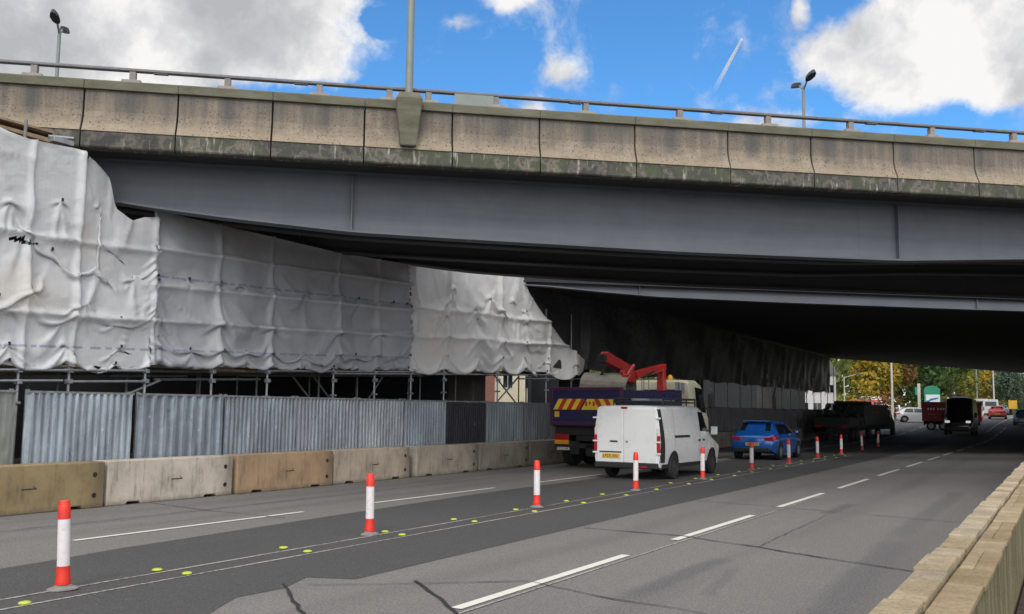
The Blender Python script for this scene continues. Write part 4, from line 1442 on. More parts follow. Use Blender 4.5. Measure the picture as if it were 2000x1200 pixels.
# ================================================================== VEHICLES
class Shell:
    """lofted vehicle body; +y is forward, y = 0 at the rear face.  rows: y, z0, z1, hb, hm, ht, zb, r"""
    def __init__(self, rows):
        self.a = np.array(rows, float)

    def st(self, y):
        return [float(np.interp(y, self.a[:, 0], self.a[:, k])) for k in range(1, 8)]

    def hw(self, y, z):
        z0, z1, hb, hm, ht, zb, r = self.st(y)
        zb = min(zb, z1 - r - .02)
        if z <= zb:
            f = max(0, (z - z0) / (zb - z0))
            return hb + (hm - hb) * math.sin(f * math.pi / 2)
        zs = z1 - r
        if z <= zs:
            g = (z - zb) / max(zs - zb, 1e-4)
            return hm - (hm - ht) * g ** 1.5
        q = min(1, (z - zs) / r)
        return ht - r * (1 - math.sqrt(max(0, 1 - q * q)))

    def top(self, y):
        return self.st(y)[1]

    def body(self, mb, ny=40):
        y0, y1 = self.a[0, 0], self.a[-1, 0]
        ys = sorted(set(list(np.linspace(y0, y1, ny)) + list(self.a[:, 0])))
        rings = []
        for y in ys:
            z0, z1, hb, hm, ht, zb, r = self.st(y)
            zb = min(zb, z1 - r - .02)
            zs = z1 - r
            pts = [(hb * .6, z0 - .0)]
            for k in range(5):
                z = z0 + (zb - z0) * k / 4
                pts.append((self.hw(y, z), z))
            for k in range(1, 6):
                z = zb + (zs - zb) * k / 5
                pts.append((self.hw(y, z), z))
            for k in range(1, 5):
                t = math.pi / 2 * k / 4
                pts.append((ht - r * (1 - math.cos(t)), zs + r * math.sin(t)))
            pts.append(((ht - r) * .5, z1 + .015))
            ring = [(x, y, z) for x, z in pts] + [(-x, y, z) for x, z in reversed(pts)]
            rings.append(ring)
        n = len(rings[0])
        vs = [p for r_ in rings for p in r_]
        fs = []
        for j in range(len(rings) - 1):
            for i in range(n):
                fs.append((j * n + i, j * n + (i + 1) % n, (j + 1) * n + (i + 1) % n, (j + 1) * n + i))
        fs.append(tuple(range(n)))
        fs.append(tuple(range((len(rings) - 1) * n, len(rings) * n)))
        return mb.add(vs, fs)

    def side(self, mb, c, s, off=0.008, nu=6, nv=5):
        """patch over (y, z) corners on side s = +1 / -1"""
        return mb.quadgrid(c, nu, nv, lambda y, z: (s * (self.hw(y, z) + off), y, z))

    def over(self, mb, c, off=0.008, nu=6, nv=5):
        """patch over (x, y) corners on the top surface"""
        return mb.quadgrid(c, nu, nv, lambda x, y: (x, y, self.top(y) + off))

    def arch(self, mb, y, zc, rad, s, off=0.006, n=20):
        vs = [(s * (self.hw(y, zc + .1) + off), y, zc)]
        for k in range(n + 1):
            t = -0.25 + (math.pi + .5) * k / n
            yy, zz = y + rad * math.cos(t), zc + rad * math.sin(t)
            zz = max(zz, 0.16)
            vs.append((s * (self.hw(yy, max(zz, self.st(yy)[0])) + off), yy, zz))
        return mb.add(vs, [(0, i + 1, i + 2) for i in range(n)])


def wheel(par, x, y, r, w, s, rim='rim'):
    o = MB()
    Mx = Matrix.Translation((x, y, r)) @ Matrix.Rotation(R(90) * s, 4, 'Y')
    o.lathe([(r * .62, -w / 2), (r * .93, -w / 2), (r, -w * .3), (r, w * .3), (r * .93, w / 2), (r * .64, w / 2), (r * .60, w * .38), (0.001, w * .36)], 24, M=Mx)
    t = o.build('wheel', M['tyre'], par, smooth=False)
    h = MB()
    h.lathe([(r * .60, w * .385), (r * .58, w * .44), (r * .40, w * .41), (r * .22, w * .44), (r * .16, w * .50), (0.001, w * .50)], 20, M=Mx)
    h.build('rim', M[rim], t)
    return t


def plate(par, x, y, z, w, h, mat, face=-1, marks=7):
    b = MB()
    b.box(x - w / 2, x + w / 2, y - .006, y + .006, z - h / 2, z + h / 2)
    p = b.build('number_plate', M[mat], par)
    if marks:
        k = MB()
        step = w * .86 / 7.6
        xx = x - w * .43
        for i in range(7):
            if i == 4:
                xx += step * .6
            yy = y + face * .0085
            ww = step * .66
            for (a, c, d, e) in random.sample([(0, .25, 0, 1), (.75, 1, 0, 1), (0, 1, .8, 1), (0, 1, 0, .2), (0, 1, .4, .6)], 3):
                k.box(xx + a * ww, xx + c * ww, yy - .001, yy + .001, z - h * .32 + d * h * .64, z - h * .32 + e * h * .64)
            xx += step
        k.build('plate_characters', M['black'], p)
    return p


def van_shell(hgt=1.95, hw=.96, L=5.0):
    k = hgt / 1.95
    s = hw / .96
    return Shell([(0, .36, 1.90 * k, .90 * s, .95 * s, .855 * s, 1.0, .07), (.06, .33, 1.935 * k, .91 * s, .96 * s, .87 * s, 1.0, .10), (2.4, .30, 1.965 * k, .91 * s, .965 * s, .87 * s, 1.0, .12), (3.25, .29, 1.95 * k, .91 * s, .965 * s, .85 * s, 1.0, .14),
                  (3.5, .29, 1.88 * k, .91 * s, .965 * s, .84 * s, 1.0, .14), (4.22, .28, 1.24 * (1 + (k - 1) * .6), .90 * s, .955 * s, .80 * s, .95, .10), (4.75, .28, 1.05 * (1 + (k - 1) * .5), .86 * s, .92 * s, .74 * s, .8, .10), (4.95, .30, .88 * (1 + (k - 1) * .5), .78 * s, .84 * s, .66 * s, .65, .10), (5.0, .34, .74 * (1 + (k - 1) * .5), .72 * s, .78 * s, .62 * s, .55, .07)])


# ---- white panel van
v = thing('panel_van', 'white panel van with closed rear doors and black roof rack, driving away beside the posts', 'van', (-10.24, 24.12, 0.0), R(-0.8))
S = van_shell()
b = MB()
S.body(b)
b.build('body', M['white_paint'], v, smooth=True, bevel=0.012)
for sx, xa, xb in ((-1, -.855, -.085), (1, -.078, .855)):
    d = MB()
    d.box(xa, xb, -.03, .02, .44, 1.86)
    dr = d.build('rear_door', M['white_paint'], v, bevel=.018)
    d = MB()
    xc = xa + .02 if sx < 0 else xb - .02
    if sx < 0:
        d.box(-.47, -.25, -.052, -.03, .98, 1.02)
        d.build('handle', M['black'], dr, bevel=.008)
        d = MB()
        d.box(-.78, -.14, -.046, -.03, .70, .735)
        d.build('plate_lamp_bar', M['black'], dr, bevel=.006)
        plate(dr, -.44, -.040, .615, .52, .115, 'yellow_plate')
    else:
        d.lathe([(.035, 0), (.03, .015), (.001, .016)], 12, M=Matrix.Translation((.02, -.03, 1.0)) @ Matrix.Rotation(R(90), 4, 'X'))
        d.build('badge', M['rim'], dr)
    for zz in (.70, 1.0, 1.62):
        h = MB()
        h.box(sx * .91 - .065, sx * .91 + .065, -.055, -.005, zz - .022, zz + .022)
        h.build('hinge', M['white_paint'], dr, bevel=.01)
b = MB()
b.box(-.15, .03, -.05, -.02, 1.865, 1.915)
b.build('high_brake_light', M['red_lens'], v, bevel=.006)
for s in (-1, 1):
    b = MB()
    b.box(min(s * .862, s * .945), max(s * .862, s * .945), -.028, .03, .72, 1.16)
    l = b.build('tail_light', M['red_lens'], v, bevel=.012)
    b = MB()
    b.box(min(s * .866, s * .93), max(s * .866, s * .93), -.032, .02, 1.165, 1.36)
    b.build('indicator_lens', M['clear_lens'], l, bevel=.012)
    b = MB()
    S.side(b, [(.01, .46), (.36, .46), (.20, 1.86), (.01, 1.86)], s, .005, 3, 10)
    b.build('corner_reflection', M['black'], v)  # black strip drawn for the dark reflection at the rear corner
    b = MB()
    S.side(b, [(1.0, 1.10), (2.15, 1.10), (2.15, 1.165), (1.0, 1.165)], s, .012, 6, 1)
    b.build('slide_rail', M['black'], v)
    b = MB()
    S.side(b, [(.16, .30), (4.6, .30), (4.6, .40), (.16, .42)], s, .008, 20, 2)
    b.build('sill_trim', M['black'], v)
    for yy in (2.82, 3.18):
        b = MB()
        S.side(b, [(yy, .98), (yy + .16, .98), (yy + .16, 1.03), (yy, 1.03)], s, .02, 2, 1)
        b.build('door_handle', M['black'], v)
    b = MB()
    S.side(b, [(3.02, 1.26), (4.12, 1.22), (3.52, 1.78), (3.05, 1.80)], s, .008, 8, 6)
    b.build('side_window', M['glass'], v)
    for yy in (2.96, 2.97 + 1.3):
        b = MB()
        S.side(b, [(yy, .46), (yy + .012, .46), (yy + .012, 1.22), (yy, 1.22)], s, .004, 1, 8)
        b.build('door_gap', M['black'], v)
    b = MB()
    S.side(b, [(1.02, .46), (1.032, .46), (1.032, 1.84), (1.02, 1.84)], s, .004, 1, 8)
    b.build('door_gap', M['black'], v)
    b = MB()
    b.box(min(s * .97, s * 1.16), max(s * .97, s * 1.16), 3.86, 3.98, 1.14, 1.38)
    b.build('mirror', M['white_paint'], v, bevel=.03)
    b = MB()
    S.arch(b, .98, .36, .40, s)
    b.build('wheel_arch', M['arch'], v)
    b = MB()
    S.arch(b, 4.06, .36, .41, s)
    b.build('wheel_arch', M['arch'], v)
    for yy in (.98, 4.06):
        wheel(v, s * .865, yy, .33, .21, s, 'rim_dark')
b = MB()
b.box(-.90, .90, -.10, .06, .30, .455)
bp = b.build('rear_bumper', M['black'], v, bevel=.03)
b = MB()
b.box(.42, .62, -.112, -.098, .33, .37)
b.build('reflector', M['red_lens'], bp)
b = MB()
S.over(b, [(-.70, 3.52), (.70, 3.52), (.66, 4.20), (-.66, 4.20)], .010, 6, 4)
b.build('windscreen', M['glass'], v)
rk = MB()
for x in (-.72, .72):
    rk.tube((x, .75, 2.13), (x, 3.25, 2.15), .028, n=8)
    rk.tube((x, .75, 2.03), (x, 3.25, 2.06), .02, n=8)
for yy in (.75, 1.35, 1.95, 2.55, 3.25):
    rk.tube((-.74, yy, 2.06), (.74, yy, 2.06), .02, n=8)
    for x in (-.72, .72):
        rk.tube((x, yy, 1.93), (x, yy, 2.15), .022, n=8)
rk.build('roof_rack', M['black'], v, smooth=True)
b = MB()
b.box(-.30, .20, 1.0, 3.0, 2.09, 2.15)
rl = b.build('roof_load', M['galv'], None, bevel=.01)
rl.location, rl.rotation_euler = v.location, v.rotation_euler
tag(rl, 'pale flat load lying on the roof rack of the white van', 'load')

# ---- grab tipper lorry
t = thing('grab_lorry', 'navy tipper lorry with chevron tailboard, red folded crane and cream cab', 'lorry', (-13.28, 28.0, 0.0), R(-0.6))
b = MB()
b.box(-1.22, -1.14, .05, 5.3, 1.35, 2.52)
b.box(1.14, 1.22, .05, 5.3, 1.35, 2.46)
b.box(-1.22, 1.22, 5.22, 5.3, 1.35, 2.55)
b.box(-1.22, 1.22, .05, 5.3, 1.28, 1.40)
for yy in (.9, 1.8, 2.7, 3.6, 4.5):
    for s in (-1, 1):
        b.box(s * 1.22 - .03, s * 1.22 + .03, yy, yy + .1, 1.36, 2.44)
b.build('tipper_body', M['navy'], t, bevel=.012)
b = MB()
b.box(-1.24, 1.24, -.02, .06, 1.38, 2.50)
tg = b.build('tailboard', M['navy'], t, bevel=.01)
b = MB()
b.box(-1.25, 1.25, -.045, .07, 2.42, 2.53)
b.box(-1.26, -1.16, -.05, .07, 1.35, 2.5)
b.box(1.16, 1.26, -.05, .07, 1.35, 2.5)
b.box(-1.25, 1.25, -.045, .07, 1.32, 1.44)
b.build('tailboard_frame', M['maroon'], tg, bevel=.012)
ch = MB()
z0, z1 = 1.82, 2.16
w_ = .16
x = -1.14
k = 0
while x < -.20:                                   # slanted stripes left
    a, c = x, min(x + w_, -.2)
    ch.add([(a, -.054, z0), (c, -.054, z0), (c + .2, -.054, z1), (a + .2, -.054, z1)], [(0, 1, 2, 3)], k % 2)
    x += w_
    k += 1
ch.add([(-.14, -.052, z0), (.48, -.052, z0), (.54, -.052, z1), (.06, -.052, z1)], [(0, 1, 2, 3)], 0)
x = .50
while x < 1.0:
    ch.add([(x, -.054, z0), (x + w_, -.054, z0), (x + w_ + .02 - .2, -.054, z1), (x - .2, -.054, z1)], [(0, 1, 2, 3)], (k + 1) % 2)
    x += w_
    k += 1
ch.build('chevron_board', [M['yellow'], M['red_tape']], tg)
lt = MB()
for i, xx in enumerate((.0, .13, .26, .38)):
    lt.box(xx, xx + .07, -.058, -.056, 1.93 + (i % 2) * .05, 2.08)
lt.build('board_lettering', M['red_tape'], tg)
b = MB()
b.box(-1.08, -.92, -.06, -.04, 1.58, 1.76)
b.build('yellow_sticker', M['yellow_plate'], tg)
b = MB()
b.box(-.5, .5, .3, 7.9, .82, 1.1)
b.box(-1.15, 1.15, .10, .22, .60, .76)
b.box(-.62, -.3, .12, .3, .4, .82)
b.box(-.06, .66, .1, .3, .36, .75)
b.box(-1.2, 1.2, .25, .4, 1.0, 1.28)
for s in (-1, 1):
    b.box(s * .93 - .3, s * .93 + .3, .5, 3.4, 1.02, 1.08)
    b.box(s * 1.0 - .12, s * 1.0 + .12, 3.7, 5.4, .45, .95)
b.build('chassis', M['chassis'], t, bevel=.02)
for s in (-1, 1):
    b = MB()
    xa = -1.12 if s < 0 else .62
    b.box(xa, xa + .5, .03, .11, .86, 1.04)
    l = b.build('tail_light', M['red_lens'], t, bevel=.015)
    b = MB()
    b.box(xa, xa + .5, .02, .10, .72, .855)
    b.build('amber_marker', M['amber'], l, bevel=.01)
plate(t, -.83, .085, .58, .44, .09, 'white_plate', marks=6)
for yy in (1.15, 2.45, 6.55):
    for s in (-1, 1):
        wheel(t, s * 1.02, yy, .50, .34, s, 'rim_dark')
# load: clamshell bucket lying on the body
b = MB()
prof = []
for k in range(15):
    a = math.pi * (-.10 + 1.2 * k / 14)
    prof.append((.62 * math.cos(a), .50 * math.sin(a)))
prof2 = [(x * .93, z * .93) for x, z in reversed(prof)]
Mx = Matrix.Translation((-.02, 1.35, 2.52)) @ Matrix.Rotation(R(3), 4, 'Y') @ Matrix.Rotation(R(6), 4, 'Z')
pl = prof + prof2
vs = [Mx @ Vector((d, y, z)) for d in (-.62, .95) for y, z in pl]
n_ = len(pl)
b.add(vs, [(i, (i + 1) % n_, n_ + (i + 1) % n_, n_ + i) for i in range(n_)] + [(i, i + 1, n_ - 2 - i, n_ - 1 - i) for i in range(14)] + [(n_ + i, n_ + i + 1, 2 * n_ - 2 - i, 2 * n_ - 1 - i) for i in range(14)])
side = [(x * .9, z * .9) for x, z in prof]
for d in (-.60,):
    vs = [Mx @ Vector((d, y, z)) for y, z in side]
    b.add(vs, [tuple(range(len(side)))])
bu = b.build('grab_bucket', M['rust_steel'], t, bevel=.012)
b = MB()
b.box(.72, 1.0, 1.05, 1.75, 2.72, 2.98, taper=.05)
b.box(.62, .78, 1.2, 1.6, 2.95, 3.12)
b.tube((.8, 1.4, 2.9), (.9, 1.75, 3.3), .09, .07)
b.build('bucket_bracket', M['red_crane'], bu, bevel=.03)
# crane
b = MB()
b.box(-.28, .34, 5.5, 6.0, 1.1, 2.55)
b.box(.12, .42, 5.6, 5.92, 2.5, 3.36, taper=.03)
cr_ = b.build('crane_mast', M['red_crane'], t, bevel=.03)


def beam(mb, p, q, w0, h0, w1, h1):
    p, q = Vector(p), Vector(q)
    d = (q - p).normalized()
    sx = d.cross(Vector((0, 0, 1))).normalized()
    up = sx.cross(d)
    vs = []
    for c, w_, h_ in ((p, w0, h0), (q, w1, h1)):
        vs += [c - sx * w_ / 2 - up * h_ / 2, c + sx * w_ / 2 - up * h_ / 2, c + sx * w_ / 2 + up * h_ / 2, c - sx * w_ / 2 + up * h_ / 2]
    mb.add(vs, [(0, 1, 2, 3), (4, 7, 6, 5), (0, 4, 5, 1), (1, 5, 6, 2), (2, 6, 7, 3), (3, 7, 4, 0)])


b = MB()
beam(b, (.28, 5.95, 3.42), (.20, 3.45, 3.04), .22, .24, .22, .27)
b.build('inner_boom', M['red_crane'], cr_, bevel=.03)
b = MB()
beam(b, (.14, 3.65, 3.02), (.08, 1.25, 3.50), .20, .22, .20, .26)
beam(b, (.132, 3.0, 3.18), (.082, 1.15, 3.55), .28, .34, .28, .36)
ob = b.build('outer_boom', M['red_crane'], cr_, bevel=.03)
b = MB()
b.tube((.3, 5.0, 3.25), (.3, 3.9, 2.98), .06, .06, 10)
b.tube((.1, 1.25, 3.5), (.05, 1.05, 2.95), .05, .05, 10)
b.box(-.05, .2, 3.3, 3.6, 2.9, 3.1)
b.box(-.06, .20, .92, 1.10, 3.36, 3.62)
b.build('hydraulics', M['chassis'], cr_, bevel=.01)
for yy in (5.45, 5.62, 6.05):
    b = MB()
    b.tube((-.6 + yy * .04, yy, 2.45), (-.6 + yy * .04, yy, 2.95), .02)
    b.build('control_lever', M['galv'], cr_)
    b = MB()
    b.box(.9, 1.02, yy, yy + .05, 2.45, 2.85)
    b.build('valve_block', M['galv'], cr_)
CS = Shell([(0, .75, 2.86, 1.12, 1.16, 1.06, 1.7, .10), (.12, .72, 2.95, 1.14, 1.18, 1.08, 1.7, .14), (1.0, .70, 2.97, 1.14, 1.18, 1.07, 1.7, .16), (1.55, .70, 2.84, 1.14, 1.18, 1.04, 1.7, .16), (1.95, .68, 1.85, 1.14, 1.17, 1.08, 1.5, .10), (2.08, .66, 1.45, 1.12, 1.14, 1.06, 1.2, .08)])
b = MB()
CS.body(b, 24)
cb = b.build('cab', M['cream'], t, smooth=True, bevel=.015)
cb.location = (0, 6.3, 0)
for s in (-1, 1):
    b = MB()
    CS.side(b, [(.62, 1.82), (1.84, 1.74), (1.50, 2.66), (.66, 2.70)], s, .012, 8, 6)
    b.build('side_window', M['glass'], cb)
    b = MB()
    b.box(min(s * 1.2, s * 1.42), max(s * 1.2, s * 1.42), 1.85, 1.95, 1.95, 2.5)
    b.build('mirror', M['black'], cb, bevel=.03)
    b = MB()
    CS.side(b, [(.55, .95), (.565, .95), (.565, 2.72), (.55, 2.72)], s, .006, 1, 6)
    b.build('door_gap', M['black'], cb)
b = MB()
CS.over(b, [(-.9, 1.57), (.9, 1.57), (.9, 1.94), (-.9, 1.94)], .015, 4, 4)
b.build('windscreen', M['glass'], cb)
b = MB()
b.add([(-.7, -.012, 1.9), (.7, -.012, 1.9), (.7, -.012, 2.6), (-.7, -.012, 2.6)], [(0, 1, 2, 3)])
b.build('rear_window', M['glass'], cb)
bc = MB()
bc.lathe([(.09, 0), (.09, .12), (.05, .18), (.001, .19)], 12, M=Matrix.Translation((.2, .5, 2.98)))
bc.build('beacon', M['amber'], cb)


# ---- ordinary cars
def car(name, label, loc, rz, paint, rearplate=True, lights='red', hatch=True, group=None, sc=1.0):
    c = thing(name, label, 'car', loc, rz, group)
    S = Shell([(0, .40, .86, .70, .76, .66, .62, .05), (.05, .34, .93, .76, .82, .72, .7, .06), (.22, .28, 1.02, .80, .87, .76, .75, .06), (.40, .24, 1.13, .82, .885, .66, .78, .07), (.72, .22, 1.39, .82, .89, .60, .80, .09), (1.25, .22, 1.47, .83, .89, .60, .80, .12), (2.1, .22, 1.46, .83, .89, .60, .80, .12),
               (2.45, .22, 1.40, .83, .89, .61, .80, .10), (3.2, .22, 1.01, .83, .885, .74, .76, .06), (3.75, .22, .88, .80, .87, .70, .68, .07), (4.1, .25, .76, .74, .80, .62, .60, .07), (4.22, .32, .62, .62, .68, .54, .52, .05)])
    b = MB()
    S.body(b, 46)
    b.build('body', M[paint], c, smooth=True)
    b = MB()
    S.over(b, [(-.60, .34), (.60, .34), (.54, .70), (-.54, .70)], .010, 6, 5)
    b.build('rear_window', M['glass'], c)
    b = MB()
    S.over(b, [(-.56, 2.46), (.56, 2.46), (.68, 3.16), (-.68, 3.16)], .010, 6, 5)
    b.build('windscreen', M['glass'], c)
    b = MB()
    b.box(-.52, .52, .52, .86, 1.455, 1.485)
    b.build('spoiler', M[paint], c, bevel=.012)
    b = MB()
    b.box(-.66, .66, -.02, .06, .30, .47)
    b.build('lower_bumper', M['black'], c, bevel=.03)
    plate(c, 0, -.012, .60, .52, .115, 'yellow_plate' if rearplate else 'white_plate')
    plate(c, 0, 4.235, .48, .52, .115, 'white_plate', 1)
    for s in (-1, 1):
        b = MB()
        S.side(b, [(.06, .74), (.42, .80), (.36, .98), (.08, .90)], s, .012, 5, 4)
        xa, xb = sorted((s * .46, s * .78))
        b.box(xa, xb, -.012, .06, .73, .87)
        b.build('tail_light', M['red_lens'], c, bevel=.01)
        b = MB()
        S.side(b, [(.70, 1.00), (1.62, .98), (1.62, 1.36), (.98, 1.36)], s, .010, 6, 4)
        S.side(b, [(1.70, .98), (2.95, 1.0), (2.38, 1.34), (1.70, 1.36)], s, .010, 6, 4)
        b.build('side_window', M['glass'], c)
        b = MB()
        S.arch(b, .78, .32, .37, s)
        b.build('wheel_arch', M['arch'], c)
        b = MB()
        S.arch(b, 3.36, .32, .37, s)
        b.build('wheel_arch', M['arch'], c)
        b = MB()
        b.box(min(s * .88, s * 1.02), max(s * .88, s * 1.02), 2.78, 2.92, .98, 1.10)
        b.build('mirror', M[paint], c, bevel=.03)
        b = MB()
        S.side(b, [(3.86, .60), (4.16, .56), (4.10, .68), (3.80, .76)], s, .012, 4, 3)
        b.box(min(s * .42, s * .66), max(s * .42, s * .66), 4.10, 4.20, .56, .68)
        b.build('headlight', M['clear_lens'] if lights == 'red' else M['headlight'], c, bevel=.01)
        for yy in (.78, 3.36):
            wheel(c, s * .79, yy, .32, .20, s)
    return c


car('hatchback_car', 'bright blue hatchback under the bridge with red and white posts in front of it', (-10.55, 37.0, 0), R(-1.0), 'blue_paint')
c2 = car('oncoming_car', 'slate blue car coming towards the camera at the right edge of the road', (-3.55, 104.2, .88), R(178), 'slate_paint', False)

# ---- dark flatbed lorry in the shade
f = thing('flatbed_lorry', 'dark flatbed lorry in deep shade with loose load, against the bright trees', 'lorry', (-13.1, 59.5, 0), R(-.3))
FS = Shell([(0, .6, 2.2, .98, 1.02, .86, 1.2, .10), (.1, .55, 2.3, 1.0, 1.04, .88, 1.2, .12), (1.3, .5, 2.34, 1.0, 1.04, .86, 1.2, .14), (2.0, .5, 2.2, 1.0, 1.04, .84, 1.2, .14), (2.7, .48, 1.45, .98, 1.02, .88, 1.1, .10), (3.5, .48, 1.25, .94, .98, .80, .95, .10), (3.7, .5, .95, .84, .9, .7, .8, .08)])
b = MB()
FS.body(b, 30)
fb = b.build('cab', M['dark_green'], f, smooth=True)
fb.location = (0, 19.0, .12)
for s in (-1, 1):
    b = MB()
    FS.side(b, [(.3, 1.35), (2.5, 1.35), (1.95, 2.05), (.3, 2.1)], s, .010, 6, 5)
    b.build('side_window', M['glass'], fb)
    b = MB()
    b.box(min(s * 1.05, s * 1.25), max(s * 1.05, s * 1.25), 2.5, 2.6, 1.4, 1.75)
    b.build('mirror', M['rim'], fb, bevel=.02)
b = MB()
b.add([(-.6, -.02, 1.45), (.6, -.02, 1.45), (.55, -.02, 1.9), (-.55, -.02, 1.9)], [(0, 1, 2, 3)])
b.build('rear_window', M['glass'], fb)
b = MB()
b.box(-1.1, 1.1, 4.2, 8.8, .95, 1.1)
b.box(-1.1, -1.04, 4.2, 8.8, 1.1, 1.52)
b.box(1.04, 1.1, 4.2, 8.8, 1.1, 1.52)
b.box(-1.1, 1.1, 4.17, 4.24, .9, 1.52)
b.box(-1.1, 1.1, 8.7, 8.8, 1.1, 1.6)
b.build('flatbed', M['dark_green'], f, bevel=.015)
b = MB()
b.box(-1.08, 1.08, 9.6, 18.7, .95, 2.40)
b.box(-1.0, 1.0, 9.7, 12.5, 2.40, 2.62)
mb_ = b.build('mess_cabin', M['dark_green'], f, bevel=.06)
b = MB()
b.box(1.081, 1.09, 12.2, 14.6, 1.72, 2.08)
b.build('side_window', M['cabin_glass'], mb_)
b = MB()
b.box(-.4, .4, 4.4, 22.0, .6, .95)
b.box(-1.0, 1.0, 4.25, 4.35, .5, .62)
b.build('chassis', M['chassis'], f)
b = MB()
for i in range(60):
    p = (random.uniform(-.9, .9), 6.6 + random.gauss(.8, .7), 1.1 + abs(random.gauss(.35, .35)))
    s_ = random.uniform(.12, .32)
    Mx = Matrix.Translation(p) @ Matrix.Rotation(random.uniform(0, 3), 4, Vector((random.random() + .1, random.random(), random.random())).normalized())
    b.box(-s_, s_, -s_ * .7, s_ * .7, -s_ * .5, s_ * .5, M=Mx)
rb_ = b.build('rubble_load', M['chassis'], None)
rb_.location, rb_.rotation_euler = f.location, f.rotation_euler
tag(rb_, 'dark heap of loose load on the flatbed behind the cabin', 'load')
for s in (-1, 1):
    b = MB()
    b.box(min(s * .6, s * 1.0), max(s * .6, s * 1.0), 4.12, 4.168, .92, 1.05)
    b.build('tail_light', M['red_lens'], f)
    for yy in (5.6, 6.7, 11.5, 15.0, 21.6):
        wheel(f, s * .92, yy, .42, .28, s, 'rim_dark')

# ---- oncoming dark high-roof van with lit headlights
o = thing('oncoming_van', 'dark high roof van with both headlights lit coming out from under the bridge', 'van', (-7.25, 84.4, .27), R(180))
OS = van_shell(2.75, 1.02)
b = MB()
OS.body(b)
b.build('body', M['dark_van'], o, smooth=True)
b = MB()
OS.over(b, [(-.78, 3.55), (.78, 3.55), (.74, 4.2), (-.74, 4.2)], .012, 6, 5)
b.build('windscreen', M['glass'], o)
b = MB()
b.box(-.75, .75, 4.92, 5.05, .35, .62)
b.box(-.5, .5, 4.93, 5.03, .75, .92)
b.build('front_bumper', M['black'], o, bevel=.03)
b = MB()
b.box(-.55, .55, 1.2, 2.6, 2.78, 2.96)
b.build('roof_box', M['silver_paint'], o, bevel=.03)
for s in (-1, 1):
    b = MB()
    b.box(min(s * .55, s * .86), max(s * .55, s * .86), 4.86, 5.02, .92, 1.08)
    b.build('headlight', M['headlight'], o, bevel=.02)
    b = MB()
    b.box(min(s * 1.02, s * 1.24), max(s * 1.02, s * 1.24), 3.86, 3.98, 1.3, 1.7)
    b.build('mirror', M['black'], o, bevel=.03)
    b = MB()
    OS.side(b, [(3.0, 1.45), (4.05, 1.38), (3.5, 2.2), (3.05, 2.2)], s, .01, 6, 5)
    b.build('side_window', M['glass'], o)
    b = MB()
    OS.arch(b, .98, .36, .40, s)
    b.build('wheel_arch', M['arch'], o)
    b = MB()
    OS.arch(b, 4.06, .36, .41, s)
    b.build('wheel_arch', M['arch'], o)
    for yy in (.98, 4.06):
        wheel(o, s * .9, yy, .34, .22, s)

# ---- maroon box lorry seen side on, beyond
r_ = thing('box_trailer', 'maroon box trailer with pale lettering standing side on behind the dark oncoming van', 'trailer', (-11.1, 91.0, .42), R(-84))
b = MB()
b.box(-1.15, 1.15, 0, 4.6, .78, 2.42)
b.build('box_body', M['red_box'], r_, bevel=.03)
b = MB()
for i in range(6):
    yy = .45 + i * .22 + (.1 if i > 2 else 0)
    b.box(1.152, 1.156, yy, yy + .12, 1.75, 1.9)
    b.box(1.152, 1.156, yy + .03, yy + .09, 1.35, 1.39)
b.build('side_lettering', M['white_plate'], r_)
b = MB()
b.box(-.5, .5, .1, 4.5, .5, .78)
b.box(-1.1, 1.1, .1, .2, .4, .55)
b.build('chassis', M['chassis'], r_)
for s in (-1, 1):
    for yy in (.7, 1.65, 3.9):
        wheel(r_, s * .98, yy, .38, .26, s)

# ---- queue beyond the bridge
def box_van(label, x, y, rz, paint, h=2.4, gr='vehicles queueing beyond the bridge'):
    r = thing('queued_van', label, 'van', (x, y, gz(y)), rz, gr)
    S = van_shell(h, 1.0)
    b = MB()
    S.body(b, 24)
    b.build('body', M[paint], r, smooth=True)
    b = MB()
    S.over(b, [(-.78, 3.55), (.78, 3.55), (.74, 4.2), (-.74, 4.2)], .012, 4, 4)
    b.build('windscreen', M['glass'], r)
    b = MB()
    b.add([(-.7, -.02, 1.3), (.7, -.02, 1.3), (.66, -.02, h * .86), (-.66, -.02, h * .86)], [(0, 1, 2, 3)])
    b.build('rear_window', M['glass'], r)
    for s in (-1, 1):
        b = MB()
        OS_ = S
        OS_.side(b, [(3.0, 1.35), (4.05, 1.3), (3.5, h * .84), (3.05, h * .84)], s, .01, 4, 4)
        b.build('side_window', M['glass'], r)
        b = MB()
        b.box(min(s * .8, s * .95), max(s * .8, s * .95), -.02, .04, .7, 1.2)
        b.build('tail_light', M['red_lens'], r)
        for yy in (.98, 4.06):
            wheel(r, s * .88, yy, .34, .22, s)
    return r


box_van('white van farthest left in the queue, just right of the dark oncoming van', -11.2, 132, R(8), 'white_paint', 2.1)
box_van('cream van in the distant queue beside a red car', -10.6, 150, R(6), 'cream', 2.3)
box_van('pale silver van behind the red car in the distant queue', -9.2, 146, R(4), 'silver_paint', 2.2)
box_van('white van on the side road in front of autumn trees, above the dark lorry', -22.5, 128, R(-60), 'white_paint', 2.4)
box_van('pink van on the side road left of the dark flatbed lorry cab', -23.9, 125, R(-70), 'pink_paint', 2.0)
car('red_car', 'red car facing away in the distant queue at the right', (-6.85, 118, gz(118)), R(2), 'red_paint', group='vehicles queueing beyond the bridge')
car('white_car', 'white car parked on the verge left of the maroon box lorry', (-15.2, 104, gz(104)), R(-75), 'white_paint', group='vehicles queueing beyond the bridge')
car('queued_car', 'slate car between the vans of the distant queue', (-8.6, 160, gz(160)), R(2), 'slate_paint', group='vehicles queueing beyond the bridge')
